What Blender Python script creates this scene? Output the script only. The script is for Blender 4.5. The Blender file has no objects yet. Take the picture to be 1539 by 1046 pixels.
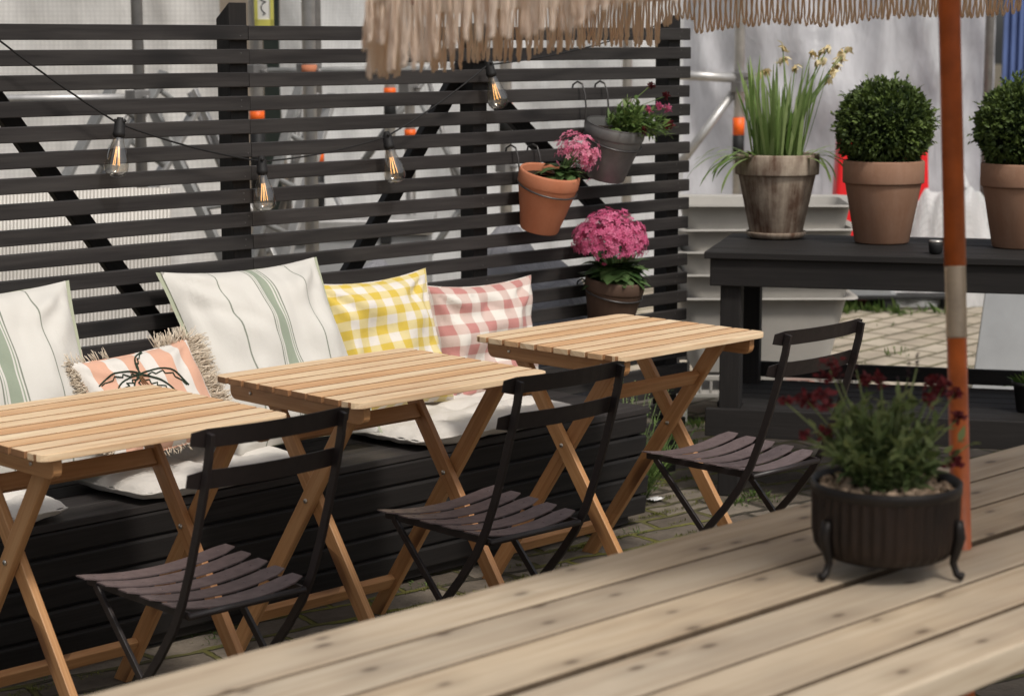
import bpy, math, random
from mathutils import Vector as V, Matrix, noise
random.seed(7)
R = math.radians
sc = bpy.context.scene
COL = sc.collection
rnd = random.uniform

# ------------------------------------------------------------------ camera
F_PX, PITCH, YAW, ROLL, HC = 2949.28, 0.153878, 0.796176, -0.002136, 1.51669
fw = V((math.cos(YAW) * math.cos(PITCH), math.sin(YAW) * math.cos(PITCH), -math.sin(PITCH)))
rt0 = V((math.sin(YAW), -math.cos(YAW), 0)); up0 = rt0.cross(fw)
rt = rt0 * math.cos(ROLL) + up0 * math.sin(ROLL)
up = -rt0 * math.sin(ROLL) + up0 * math.cos(ROLL)
EYE = V((0, 0, HC))
cd = bpy.data.cameras.new('camera'); cam = bpy.data.objects.new('camera', cd); COL.objects.link(cam)
m3 = Matrix((rt, up, -fw)).transposed()
cam.matrix_world = Matrix.Translation(EYE) @ m3.to_4x4()
cd.sensor_width = 36; cd.lens = F_PX * 36 / 1539; cd.clip_end = 500; cd.clip_start = 0.05
cd.dof.use_dof = True; cd.dof.focus_distance = 4.9; cd.dof.aperture_fstop = 5.6
sc.camera = cam
def ray(x, y): return fw * F_PX + rt * (x - 769.5) - up * (y - 523)
def atZ(x, y, z): r = ray(x, y); return EYE + r * ((z - HC) / r.z)
def atY(x, y, Y): r = ray(x, y); return EYE + r * (Y / r.y)
def atD(x, y, d): return EYE + ray(x, y) * (d / F_PX)
RT = V((rt0.x, rt0.y, 0)).normalized(); FW = V((fw.x, fw.y, 0)).normalized()   # level right / forward

# ------------------------------------------------------------------ builders
class MB:
    def __init__(s, M=None):
        s.v = []; s.f = []; s.uv = []; s.tone = []; s.sm = []; s.M = M
    def add(s, vs, fs, uvs, tone=None, smooth=False):
        o = len(s.v)
        s.v += [(s.M @ V(p)) if s.M else V(p) for p in vs]
        tone = random.random() if tone is None else tone
        for f, u in zip(fs, uvs):
            s.f.append([i + o for i in f]); s.uv += u; s.tone.append(tone); s.sm.append(smooth)
    def beam(s, p0, p1, w, t, side=(0, 0, 1), tone=None, cut=None):
        p0, p1 = V(p0), V(p1); a = p1 - p0; L = a.length; a.normalize()
        sd = V(side); sd = (sd - a * sd.dot(a)).normalized(); n = a.cross(sd)
        vs = []
        for p in (p0, p1):
            for i, j in ((-1, -1), (1, -1), (1, 1), (-1, 1)):
                vs.append(p + sd * (i * w / 2) + n * (j * t / 2))
        uo, vo = rnd(0, 40), rnd(0, 40)
        fs = [(0, 1, 5, 4), (1, 2, 6, 5), (2, 3, 7, 6), (3, 0, 4, 7), (3, 2, 1, 0), (4, 5, 6, 7)]
        q = lambda b, c: [(uo, vo + b), (uo, vo + c), (uo + L, vo + c), (uo + L, vo + b)]
        uv = [q(0, w), q(w, w + t), q(w + t, 2 * w + t), q(2 * w + t, 2 * w + 2 * t)] + [[(uo, vo), (uo + .01, vo), (uo + .01, vo + w), (uo, vo + w)]] * 2
        s.add(vs, fs, uv, tone)
        return s
    def box(s, c, sx, sy, sz, tone=None):
        c = V(c)
        if sx >= sy and sx >= sz: return s.beam(c - V((sx / 2, 0, 0)), c + V((sx / 2, 0, 0)), sy, sz, (0, 1, 0), tone)
        if sy >= sz: return s.beam(c - V((0, sy / 2, 0)), c + V((0, sy / 2, 0)), sx, sz, (1, 0, 0), tone)
        return s.beam(c - V((0, 0, sz / 2)), c + V((0, 0, sz / 2)), sx, sy, (1, 0, 0), tone)
    def prism(s, poly, z0, z1, M=None, tone=None, smooth=False):
        n = len(poly); vs = [V((x, y, z0)) for x, y in poly] + [V((x, y, z1)) for x, y in poly]
        if M: vs = [M @ p for p in vs]
        uo, vo = rnd(0, 40), rnd(0, 40)
        fs = [tuple(range(n))[::-1], tuple(range(n, 2 * n))]; P = [(x + uo, y + vo) for x, y in poly]
        uv = [P[::-1], P]
        for i in range(n):
            j = (i + 1) % n
            fs.append((i, j, j + n, i + n)); uv.append([P[i], P[j], (P[j][0], P[j][1] + .02), (P[i][0], P[i][1] + .02)])
        s.add(vs, fs, uv, tone, smooth); return s
    def tube(s, pts, r, n=8, cap=True, tone=None, closed=False):
        pts = [V(p) for p in pts]; k = len(pts); rr = r if isinstance(r, (list, tuple)) else [r] * k
        rings = []; nrm = None; vs = []; acc = 0; us = []
        for i, p in enumerate(pts):
            if closed: t = (pts[(i + 1) % k] - pts[i - 1]).normalized()
            else: t = (pts[min(i + 1, k - 1)] - pts[max(i - 1, 0)]).normalized()
            if nrm is None:
                nrm = t.orthogonal().normalized()
            nrm = (nrm - t * nrm.dot(t)).normalized(); b = t.cross(nrm)
            for j in range(n):
                a = 2 * math.pi * j / n; vs.append(p + (nrm * math.cos(a) + b * math.sin(a)) * rr[i])
            if i: acc += (p - pts[i - 1]).length
            us.append(acc)
        fs = []; uv = []
        for i in range(k if closed else k - 1):
            i2 = (i + 1) % k; u1 = us[i]; u2 = us[i2] if i2 else acc + .01
            for j in range(n):
                j2 = (j + 1) % n; c = 2 * math.pi * rr[i] / n
                fs.append((i * n + j, i * n + j2, i2 * n + j2, i2 * n + j)); uv.append([(u1, j * c), (u1, j * c + c), (u2, j * c + c), (u2, j * c)])
        if cap and not closed:
            fs.append(tuple(range(n))[::-1]); uv.append([(0, 0)] * n)
            fs.append(tuple(range((k - 1) * n, k * n))); uv.append([(0, 0)] * n)
        s.add(vs, fs, uv, tone, True); return s
    def lathe(s, prof, n=40, M=None, tone=None, wob=0):
        vs = []; fs = []; uv = []; acc = 0
        for i, (r, z) in enumerate(prof):
            for j in range(n):
                a = 2 * math.pi * j / n; q = 1 + wob * math.sin(a * 2 + 1)
                p = V((r * q * math.cos(a), r * q * math.sin(a), z)); vs.append(M @ p if M else p)
        d = [0]
        for i in range(1, len(prof)): d.append(d[-1] + math.hypot(prof[i][0] - prof[i - 1][0], prof[i][1] - prof[i - 1][1]))
        R0 = max(p[0] for p in prof)
        for i in range(len(prof) - 1):
            for j in range(n):
                j2 = (j + 1) % n; a = 2 * math.pi * R0 / n
                fs.append((i * n + j, i * n + j2, (i + 1) * n + j2, (i + 1) * n + j))
                uv.append([(j * a, d[i]), (j * a + a, d[i]), (j * a + a, d[i + 1]), (j * a, d[i + 1])])
        s.add(vs, fs, uv, tone, True); return s
    def grid(s, fn, nu, nv, tone=None, smooth=True):
        vs = [fn(i / nu, j / nv) for j in range(nv + 1) for i in range(nu + 1)]
        fs = []; uv = []
        for j in range(nv):
            for i in range(nu):
                a = j * (nu + 1) + i; fs.append((a, a + 1, a + nu + 2, a + nu + 1))
                uv.append([(i / nu, j / nv), ((i + 1) / nu, j / nv), ((i + 1) / nu, (j + 1) / nv), (i / nu, (j + 1) / nv)])
        s.add(vs, fs, uv, tone, smooth); return s
    def leaf(s, p, d, nrm, L, W, bend=0.3, seg=3, tone=None, tip=0.0, base=.25):
        p, d, nrm = V(p), V(d).normalized(), V(nrm); sd = d.cross(nrm)
        if sd.length < 1e-4: sd = d.orthogonal()
        sd.normalize(); up_ = sd.cross(d).normalized()
        vs = []; q = p.copy(); ang = 0
        for i in range(seg + 1):
            t = i / seg; w = W * (base + (1 - base) * math.sin(math.pi * min(1, t * 1.15 + .08)) if t < .97 else tip)
            w = max(w, W * .04)
            vs += [q - sd * w / 2 + up_ * w * .12, q + sd * w / 2 + up_ * w * .12]
            ang = bend * (i + 1) / seg
            q = q + (d * math.cos(ang) - up_ * math.sin(ang)) * (L / seg)
        fs = [(2 * i, 2 * i + 1, 2 * i + 3, 2 * i + 2) for i in range(seg)]
        uv = [[(0, i / seg), (1, i / seg), (1, (i + 1) / seg), (0, (i + 1) / seg)] for i in range(seg)]
        s.add(vs, fs, uv, tone, True); return s
    def blob(s, c, r, seg=8, rings=6, tone=None, sq=(1, 1, 1), jit=0):
        c = V(c); vs = []; fs = []; uv = []
        for i in range(rings + 1):
            th = math.pi * i / rings
            for j in range(seg):
                a = 2 * math.pi * j / seg; k = 1 + rnd(-jit, jit)
                vs.append(c + V((math.sin(th) * math.cos(a) * r * sq[0] * k, math.sin(th) * math.sin(a) * r * sq[1] * k, math.cos(th) * r * sq[2] * k)))
        for i in range(rings):
            for j in range(seg):
                j2 = (j + 1) % seg; fs.append((i * seg + j, (i + 1) * seg + j, (i + 1) * seg + j2, i * seg + j2))
                uv.append([(j / seg, i / rings), (j / seg, (i + 1) / rings), ((j + 1) / seg, (i + 1) / rings), ((j + 1) / seg, i / rings)])
        s.add(vs, fs, uv, tone, True); return s
    def build(s, name, mat, parent=None, world=False, origin=None, bevel=0, solid=0, mat2=None, sel=None):
        root = parent
        while root is not None and root.parent is not None: root = root.parent
        off = V((0, 0, 0))
        if world and root is not None: off = root.location
        if origin is not None: off = V(origin)
        me = bpy.data.meshes.new(name)
        me.from_pydata([tuple(p - off) for p in s.v], [], s.f)
        ul = me.uv_layers.new(name='UVMap'); flat = [c for u in s.uv for c in u]; ul.data.foreach_set('uv', flat)
        at = me.attributes.new('tone', 'FLOAT', 'FACE'); at.data.foreach_set('value', s.tone)
        me.polygons.foreach_set('use_smooth', s.sm); me.update()
        o = bpy.data.objects.new(name, me); COL.objects.link(o); me.materials.append(mat)
        if mat2 is not None:
            me.materials.append(mat2)
            for p_ in me.polygons:
                if sel(p_): p_.material_index = 1
        if parent is not None: o.parent = parent
        elif origin is not None: o.location = off
        if solid:
            md = o.modifiers.new('solid', 'SOLIDIFY'); md.thickness = solid; md.offset = 0
        if bevel:
            md = o.modifiers.new('bevel', 'BEVEL'); md.width = bevel; md.segments = 2; md.limit_method = 'ANGLE'; md.angle_limit = R(40)
        return o

def tag(o, label=None, cat=None, group=None, kind=None):
    if label: o['label'] = label
    if cat: o['category'] = cat
    if group: o['group'] = group
    if kind: o['kind'] = kind
    return o
def thing(name, label, cat, loc=(0, 0, 0), rz=0, group=None):
    o = bpy.data.objects.new(name, None); COL.objects.link(o); o.empty_display_size = .1
    o.location = loc; o.rotation_euler = (0, 0, rz); return tag(o, label, cat, group)
def copy_tree(o, parent=None):
    c = o.copy(); COL.objects.link(c); c.parent = parent
    for ch in list(o.children): copy_tree(ch, c)
    return c
def rot_to(axis, roll=0):      # matrix taking +Z to axis
    return V(axis).normalized().to_track_quat('Z', 'Y').to_matrix().to_4x4()
def frame(loc, x, y, z):
    m = Matrix((V(x), V(y), V(z))).transposed().to_4x4(); m.translation = V(loc); return m

# ------------------------------------------------------------------ materials
class NT:
    def __init__(s, name, rough=.6, spec=.4):
        s.m = bpy.data.materials.new(name); s.m.use_nodes = True; s.t = s.m.node_tree
        s.b = s.t.nodes['Principled BSDF']; s.b.inputs['Roughness'].default_value = rough
        s.b.inputs['Specular IOR Level'].default_value = spec
    def n(s, typ, **kw):
        nd = s.t.nodes.new('ShaderNode' + typ)
        for k, v in kw.items():
            if hasattr(nd, k) and k not in nd.inputs: setattr(nd, k, v)
            else:
                i = nd.inputs[k.replace('_', ' ')] if not isinstance(k, int) else nd.inputs[k]
                s.set(i, v)
        return nd
    def set(s, i, v):
        if isinstance(v, bpy.types.NodeSocket): s.t.links.new(v, i)
        else: i.default_value = (*v, 1) if isinstance(v, tuple) and len(v) == 3 and i.type == 'RGBA' else v
    def ramp(s, fac, stops, interp='LINEAR'):
        r = s.t.nodes.new('ShaderNodeValToRGB'); r.color_ramp.interpolation = interp
        e = r.color_ramp.elements
        while len(e) > 1: e.remove(e[-1])
        for i, (p, c) in enumerate(stops):
            x = e[0] if i == 0 else e.new(p)
            x.position = p; x.color = (*c, 1) if isinstance(c, tuple) else (c, c, c, 1)
        s.set(r.inputs['Fac'], fac); return r.outputs['Color']
    def mix(s, fac, a, b, mode='MIX'):
        m = s.t.nodes.new('ShaderNodeMix'); m.data_type = 'RGBA'; m.blend_type = mode
        s.set(m.inputs[0], fac); s.set(m.inputs[6], a); s.set(m.inputs[7], b); return m.outputs[2]
    def math(s, op, a, b=0.0, c=None):
        m = s.t.nodes.new('ShaderNodeMath'); m.operation = op; s.set(m.inputs[0], a); s.set(m.inputs[1], b)
        if c is not None: s.set(m.inputs[2], c)
        return m.outputs[0]
    def uv(s, sx=1, sy=1, sz=1):
        t = s.n('TexCoord'); return s.map(t.outputs['UV'], sx, sy, sz)
    def obj(s, sx=1, sy=1, sz=1):
        t = s.n('TexCoord'); return s.map(t.outputs['Object'], sx, sy, sz)
    def map(s, vec, sx, sy, sz, rz=0):
        m = s.n('Mapping'); s.t.links.new(vec, m.inputs['Vector']); m.inputs['Scale'].default_value = (sx, sy, sz); m.inputs['Rotation'].default_value = (0, 0, rz); return m.outputs[0]
    def noise(s, vec, scale=5, detail=4, rough=.55, dist=0):
        n = s.n('TexNoise'); s.t.links.new(vec, n.inputs['Vector']); n.inputs['Scale'].default_value = scale; n.inputs['Detail'].default_value = detail
        n.inputs['Roughness'].default_value = rough; n.inputs['Distortion'].default_value = dist; return n.outputs[0]
    def tone(s):
        a = s.t.nodes.new('ShaderNodeAttribute'); a.attribute_name = 'tone'; return a.outputs['Fac']
    def bump(s, h, strength=.3, dist=.002):
        b = s.n('Bump'); b.inputs['Strength'].default_value = strength; b.inputs['Distance'].default_value = dist; s.set(b.inputs['Height'], h)
        s.t.links.new(b.outputs[0], s.b.inputs['Normal'])
    def col(s, c): s.set(s.b.inputs['Base Color'], c)
    def rgh(s, v): s.set(s.b.inputs['Roughness'], v)

def wood(name, stops, tonecols, rough=.55, bump=.25, knots=0, kcol=(.05, .025, .012), stain=None, gs=1.0, kscale=(3.4, 10.0), kr=1.0, stsc=(2.2, 26)):
    k = NT(name, rough, .35)
    g = k.noise(k.uv(2.2 * gs, 55 * gs, 1), 1.6, 6, .6, .8)
    g2 = k.noise(k.uv(1.1, 9, 1), 2.0, 3, .5, 1.2)
    f = k.math('ADD', k.math('MULTIPLY', g, .62), k.math('MULTIPLY', g2, .38))
    c = k.ramp(f, stops)
    tint = k.ramp(k.tone(), tonecols)
    c = k.mix(1.0, c, tint, 'MULTIPLY')
    if stain:
        sm = k.ramp(k.noise(k.uv(stsc[0], stsc[1], 1), 1.5, 4, .6), [(.42, 0.0), (.68, 1.0)])
        c = k.mix(k.math('MULTIPLY', sm, stain[1]), c, stain[0])
    if knots:
        vo = k.n('TexVoronoi', voronoi_dimensions='2D'); vo.inputs['Scale'].default_value = 1
        k.t.links.new(k.uv(kscale[0], kscale[1], 1), vo.inputs['Vector'])
        dist = k.math('ADD', vo.outputs['Distance'], k.math('MULTIPLY', k.math('SUBTRACT', g2, .5), .2 * kr))
        dist = k.math('ADD', dist, k.math('MULTIPLY', k.n('SeparateColor', Color=vo.outputs['Color']).outputs[1], .07 * kr)); kn = k.ramp(dist, [(.09 * kr, 1.0), (.17 * kr, .8), (.30 * kr, .25), (1.1 * kr, 0.0)])
        sel = k.math('GREATER_THAN', k.n('SeparateColor', Color=vo.outputs['Color']).outputs[0], 1 - knots)
        c = k.mix(k.math('MULTIPLY', kn, k.math('MULTIPLY', sel, .85)), c, kcol)
    k.col(c); k.bump(f, bump, .0015)
    k.rgh(k.ramp(f, [(.2, rough + .12), (.8, rough - .1)]))
    return k.m

def plain(name, c, rough=.6, var=.12, scale=30, spec=.4, metal=0, bump=0, tonevar=0, mapk='obj'):
    k = NT(name, rough, spec); k.b.inputs['Metallic'].default_value = metal
    n = k.noise(k.obj(1, 1, 1), scale, 4, .6)
    lo = tuple(x * (1 - var) for x in c); hi = tuple(min(1, x * (1 + var)) for x in c)
    cc = k.ramp(n, [(.3, lo), (.7, hi)])
    if tonevar:
        cc = k.mix(1, cc, k.ramp(k.tone(), [(0, 1 - tonevar), (1, 1 + tonevar * .6)]), 'MULTIPLY')
    k.col(cc)
    if bump: k.bump(n, bump, .002)
    k.rgh(k.ramp(n, [(.3, min(1, rough + .06)), (.7, rough - .06)]))
    return k.m

def leafmat(name, c1, c2, rough=.5, tl=.25):
    k = NT(name, rough, .35)
    c = k.mix(k.tone(), c1, c2)
    n = k.noise(k.obj(), 60, 2); c = k.mix(k.math('MULTIPLY', n, .35), c, tuple(x * .6 for x in c1))
    k.col(c)
    k.b.inputs['Subsurface Weight'].default_value = 0
    tr = k.n('BsdfTranslucent'); k.set(tr.inputs['Color'], c)
    mx = k.n('MixShader'); mx.inputs[0].default_value = tl
    out = k.t.nodes['Material Output']
    k.t.links.new(k.b.outputs[0], mx.inputs[1]); k.t.links.new(tr.outputs[0], mx.inputs[2]); k.t.links.new(mx.outputs[0], out.inputs[0])
    return k.m

M = {}
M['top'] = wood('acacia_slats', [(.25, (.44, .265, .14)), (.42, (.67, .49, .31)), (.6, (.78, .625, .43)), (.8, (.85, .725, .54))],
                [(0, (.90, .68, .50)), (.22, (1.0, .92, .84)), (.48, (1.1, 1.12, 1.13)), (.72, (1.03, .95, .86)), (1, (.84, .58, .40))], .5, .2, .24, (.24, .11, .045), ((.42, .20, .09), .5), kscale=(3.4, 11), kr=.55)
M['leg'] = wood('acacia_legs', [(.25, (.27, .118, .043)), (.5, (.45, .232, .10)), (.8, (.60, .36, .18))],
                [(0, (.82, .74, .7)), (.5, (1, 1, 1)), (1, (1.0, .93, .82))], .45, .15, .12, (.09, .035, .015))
M['pine'] = wood('weathered_pine', [(.25, (.25, .188, .128)), (.42, (.42, .34, .25)), (.60, (.52, .445, .345)), (.85, (.61, .545, .445))],
                 [(0, (.84, .82, .80)), (.5, (1, .98, .96)), (1, (1, .94, .86))], .6, .3, .72, (.085, .058, .04), ((.29, .242, .19), .62), .7, (5.6, 12.0), kr=.36, stsc=(.9, 2.5))
M['pine_edge'] = plain('grimy_shaded_plank_edge', (.10, .072, .048), .9, .3, 20, .1)  # edge grime plus the shade of the gaps, put into one dark colour
M['slatside'] = plain('brown_shaded_slat_edge', (.26, .13, .06), .6, .3, 25, .3)  # shade of the gaps painted on inner slat sides; also brown slat ends
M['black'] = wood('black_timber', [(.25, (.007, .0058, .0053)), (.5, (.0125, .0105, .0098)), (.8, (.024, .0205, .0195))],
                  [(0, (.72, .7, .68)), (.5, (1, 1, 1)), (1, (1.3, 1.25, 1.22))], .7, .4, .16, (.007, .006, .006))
M['slat'] = wood('charcoal_slats', [(.25, (.011, .0095, .009)), (.5, (.022, .019, .0185)), (.8, (.042, .037, .036))],
                  [(0, (.78, .76, .75)), (.5, (1, 1, 1)), (1, (1.22, 1.18, 1.16))], .6, .4, .3, (.008, .007, .007), ((.060, .054, .050), .45), stsc=(1.4, 18))  # paler tone than the black timber, for fence slats and bench seat
M['post'] = wood('black_post', [(.25, (.008, .0065, .006)), (.8, (.018, .0145, .013))], [(0, .9), (1, 1.1)], .6, .3)
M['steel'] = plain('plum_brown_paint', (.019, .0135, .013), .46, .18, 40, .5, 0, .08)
M['steelseat'] = plain('plum_brown_lit_seat_paint', (.125, .092, .092), .48, .15, 40, .5, 0, .08)  # frame paint made lighter: light falling on the seat put into the colour
M['bolt'] = plain('zinc_bolt', (.55, .52, .48), .35, .1, 80, .5, .9)

def pot_mat(name, c, stain, amount, rough=.8, sx=14, sy=3):
    k = NT(name, rough, .25)
    n1 = k.noise(k.uv(sx, sy, 1), 1.3, 5, .65); n2 = k.noise(k.obj(), 9, 5, .6); n3 = k.noise(k.obj(), 120, 3)
    m = k.ramp(k.math('ADD', k.math('MULTIPLY', n1, .55), k.math('MULTIPLY', n2, .45)), [(.40, 0.0), (.60, 1.0)])
    cc = k.mix(k.math('MULTIPLY', m, amount), c, stain)
    cc = k.mix(k.math('MULTIPLY', n3, .3), cc, tuple(x * .65 for x in c))
    k.col(cc); k.bump(n3, .25, .0015); return k.m
M['terra'] = pot_mat('new_terracotta', (.46, .165, .085), (.52, .22, .125), .5)
M['terra_dusty'] = pot_mat('dusty_terracotta', (.27, .145, .09), (.34, .205, .14), .7, .85)
M['terra_old'] = pot_mat('weathered_terracotta', (.115, .066, .044), (.50, .42, .33), .9, .85, 16, 2.2)
M['terra_brown'] = pot_mat('dark_brown_clay', (.085, .05, .034), (.12, .075, .052), .6, .7)
M['zinc'] = plain('dull_grey_zinc', (.20, .195, .19), .45, .2, 14, .4, .4, .05)
M['soil'] = plain('dark_soil', (.03, .02, .013), .95, .5, 90, .1, 0, .8)
M['wire'] = plain('grey_black_wire', (.075, .07, .068), .35, .1, 60, .5, .5)
M['iron'] = plain('black_cast_iron', (.012, .009, .008), .48, .25, 40, .5, .4, .15)
M['ironrust'] = plain('rust_tinged_iron', (.017, .010, .0075), .5, .4, 22, .5, .4, .2)
M['pebble'] = plain('wood_chip_mulch', (.46, .34, .24), .85, .3, 60, .2, 0, .3, .4)
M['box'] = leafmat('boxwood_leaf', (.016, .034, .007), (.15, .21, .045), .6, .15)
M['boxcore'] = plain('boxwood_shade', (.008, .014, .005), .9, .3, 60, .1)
M['daff'] = leafmat('daffodil_blade', (.14, .24, .05), (.42, .52, .22), .5, .4)
M['daffdry'] = leafmat('withered_daffodil', (.58, .42, .18), (.88, .80, .55), .8, .3)
M['kal'] = leafmat('kalanchoe_leaf', (.035, .075, .022), (.10, .16, .055), .4, .12)
M['pink'] = leafmat('pink_petal', (.60, .085, .22), (.80, .24, .40), .6, .3)
M['pale'] = leafmat('pale_pink_petal', (.68, .13, .26), (.86, .40, .50), .6, .3)
M['herb'] = leafmat('grey_green_leaf', (.075, .12, .035), (.27, .33, .14), .6, .25)
M['grass'] = leafmat('bright_green_leaf', (.06, .12, .025), (.20, .28, .08), .55, .3)
M['moss'] = leafmat('yellow_green_moss', (.10, .11, .02), (.24, .25, .06), .8, .25)
M['darkred'] = leafmat('dark_red_petal', (.09, .010, .016), (.20, .024, .03), .7, .2)
M['plum'] = leafmat('dark_plum_bud', (.03, .012, .018), (.07, .025, .03), .7, .1)
M['fringe'] = leafmat('jute_fringe', (.92, .75, .61), (.97, .86, .76), .9, .45)
M['canvas'] = leafmat('beige_canvas', (.80, .70, .56), (.84, .74, .60), .9, .6)
M['orange'] = plain('orange_pole_paint', (.40, .09, .017), .42, .22, 22, .5, 0, .05)
M['polejoint'] = plain('brushed_pole_sleeve', (.46, .38, .30), .35, .2, 25, .5, .5)
M['rubber'] = plain('black_rubber', (.012, .011, .011), .6, .1, 50, .3)

def glassmat():
    k = NT('clear_bulb_glass', .03, .5)
    tr = k.n('BsdfTransparent'); tr.inputs['Color'].default_value = (.93, .90, .85, 1)
    gl = k.n('BsdfGlossy'); gl.inputs['Roughness'].default_value = .04
    lw = k.n('LayerWeight'); lw.inputs['Blend'].default_value = .35
    fac = k.ramp(lw.outputs['Facing'], [(0, .13), (.55, .32), (1, .9)])
    mx = k.n('MixShader'); k.set(mx.inputs[0], fac); k.t.links.new(tr.outputs[0], mx.inputs[1]); k.t.links.new(gl.outputs[0], mx.inputs[2])
    k.t.links.new(mx.outputs[0], k.t.nodes['Material Output'].inputs[0]); return k.m
M['glass'] = glassmat()
def emis(name, c, s):
    k = NT(name); k.col((0.0, 0.0, 0.0)); k.b.inputs['Emission Color'].default_value = (*c, 1); k.b.inputs['Emission Strength'].default_value = s; return k.m
M['filament'] = emis('glowing_filament', (1, .50, .16), 2.6)

def fabric(name, build, rough=.9, weave=900, wr=.5):
    k = NT(name, rough, .1); k.b.inputs['Sheen Weight'].default_value = .15
    c = build(k)
    n = k.noise(k.obj(), 260, 2); w = k.noise(k.obj(), 14, 4, .55, .4)
    c = k.mix(k.math('MULTIPLY', n, .12), c, (.45, .42, .38))
    k.col(c)
    k.bump(k.math('ADD', k.math('MULTIPLY', w, wr * 5), k.math('MULTIPLY', n, .25)), .35, .004)
    return k.m
def sepuv(k):
    t = k.n('TexCoord'); s = k.n('SeparateXYZ'); k.t.links.new(t.outputs['UV'], s.inputs[0]); return s.outputs[0], s.outputs[1]
CREAM = (.60, .575, .53)
def stripes(k):
    u, v = sepuv(k); G = (.27, .31, .235); L = (.20, .215, .175); c = CREAM
    st = [(0, c), (.245, L), (.253, c), (.43, L), (.438, c), (.447, G), (.452, c), (.462, G), (.528, c), (.538, G), (.543, c), (.552, L), (.56, c), (.745, L), (.753, c)]
    return k.ramp(u, st, 'CONSTANT')
def gingham(col, nx, ny, off=0.0, half=.5, mid=None):
    def f(k):
        u, v = sepuv(k)
        def band(x, n, o):
            q = k.math('FRACT', k.math('ADD', k.math('MULTIPLY', x, n), o)); return k.math('GREATER_THAN', q, half)
        a = band(u, nx, off); b = band(v, ny, .3)
        s = k.math('ADD', k.math('MULTIPLY', a, .5), k.math('MULTIPLY', b, .5))
        return k.ramp(s, [(0, (.70, .65, .59)), (.25, mid), (.75, col)], 'CONSTANT')
    return f
def peach(k):
    u, v = sepuv(k)
    q = k.math('FRACT', k.math('ADD', k.math('MULTIPLY', u, 4.0), .15))
    return k.ramp(k.math('ADD', q, k.math('MULTIPLY', k.noise(k.obj(), 60, 3), .03)), [(0, (.66, .62, .57)), (.48, (.64, .36, .25))], 'CONSTANT')
M['stripe'] = fabric('cream_green_striped_cotton', stripes)
M['sage'] = fabric('sage_back_cloth', lambda k: k.ramp(k.tone(), [(0, (.34, .36, .26)), (1, (.38, .40, .29))]))
M['yellow'] = fabric('yellow_gingham', gingham((.60, .43, .055), 6.5, 7.5, .1, .5, (.66, .55, .27)), wr=.8)
M['pinkg'] = fabric('dusty_pink_gingham', gingham((.47, .20, .18), 5.2, 5.6, .45, .52, (.58, .44, .39)), wr=.8)
M['peach'] = fabric('peach_striped_cotton', peach)
M['natural'] = fabric('natural_cotton_fringe', lambda k: k.ramp(k.tone(), [(0, (.52, .42, .31)), (1, (.74, .64, .51))]))
M['pad'] = fabric('offwhite_canvas_pad', lambda k: k.ramp(k.noise(k.obj(), 5, 3), [(.3, (.54, .505, .46)), (.7, (.64, .605, .56))]), wr=1.0)
M['thread'] = plain('dark_green_thread', (.03, .045, .03), .8, .2, 200, .1)
M['brownthread'] = plain('brown_thread', (.20, .10, .05), .8, .2, 200, .1)

def sheetmat(name, c, tl=.35, mesh=0, bump=.6, gloss=.5, var=.15):
    k = NT(name, gloss, .4)
    n = k.noise(k.obj(1, 1, .5), 3.2, 5, .6, .6); n2 = k.noise(k.obj(1, 1, .25), 9, 5, .6, 1.0)
    cc = k.ramp(k.math('ADD', k.math('MULTIPLY', n, .6), k.math('MULTIPLY', n2, .4)), [(.3, tuple(x * (1 - var) for x in c)), (.7, tuple(min(1, x * (1 + var * .5)) for x in c))])
    if mesh:
        u, v = sepuv(k)
        a = k.math('GREATER_THAN', k.math('FRACT', k.math('MULTIPLY', u, mesh)), .72); b = k.math('GREATER_THAN', k.math('FRACT', k.math('MULTIPLY', v, mesh)), .72)
        cc = k.mix(k.math('MULTIPLY', k.math('MAXIMUM', a, b), .3), cc, tuple(x * .55 for x in c))
    k.col(cc); k.bump(n2, bump, .05)
    tr = k.n('BsdfTranslucent'); k.set(tr.inputs['Color'], cc)
    mx = k.n('MixShader'); mx.inputs[0].default_value = tl
    k.t.links.new(k.b.outputs[0], mx.inputs[1]); k.t.links.new(tr.outputs[0], mx.inputs[2]); k.t.links.new(mx.outputs[0], k.t.nodes['Material Output'].inputs[0])
    return k.m
M['net'] = sheetmat('white_mesh_netting', (.88, .86, .83), .5, 60, .3, .7, .26)
M['tarp'] = sheetmat('white_woven_tarp', (.90, .90, .89), .5, 60, .5, .5, .24)
M['film'] = sheetmat('milky_plastic_film', (.72, .72, .75), .45, 0, .4, .3, .34)
M['render_wall'] = plain('beige_render', (.44, .37, .30), .9, .1, 3, .2, 0, .2)
M['blue'] = plain('blue_steel', (.085, .13, .30), .5, .12, 6, .4)
M['galv'] = plain('galvanised_steel', (.45, .44, .43), .42, .2, 12, .5, .6, .1)
M['darkgalv'] = plain('dull_dark_galvanised_steel', (.22, .212, .205), .5, .2, 12, .5, .5, .1)
M['alu'] = plain('bare_aluminium', (.22, .22, .215), .5, .2, 15, .4, .1)
M['hiviz'] = plain('hi_vis_orange_plastic', (.85, .13, .012), .45, .08, 15, .4)
M['whiteplastic'] = plain('off_white_plastic', (.40, .378, .345), .5, .1, 5, .4, 0, .05, .08)
M['red'] = plain('red_plastic', (.70, .012, .016), .4, .06, 6, .4)
M['greyboard'] = plain('pale_grey_painted_board', (.28, .285, .29), .65, .08, 7, .3, 0, .1)
M['tarpgrey'] = sheetmat('grey_tarpaulin', (.23, .225, .24), .05, 0, .6, .45)
M['tarpblue'] = sheetmat('blue_grey_plastic', (.26, .29, .36), .05, 0, .6, .4)
M['darkstuff'] = plain('black_rubbery_plastic', (.012, .012, .012), .6, .3, 20, .3)
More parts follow.
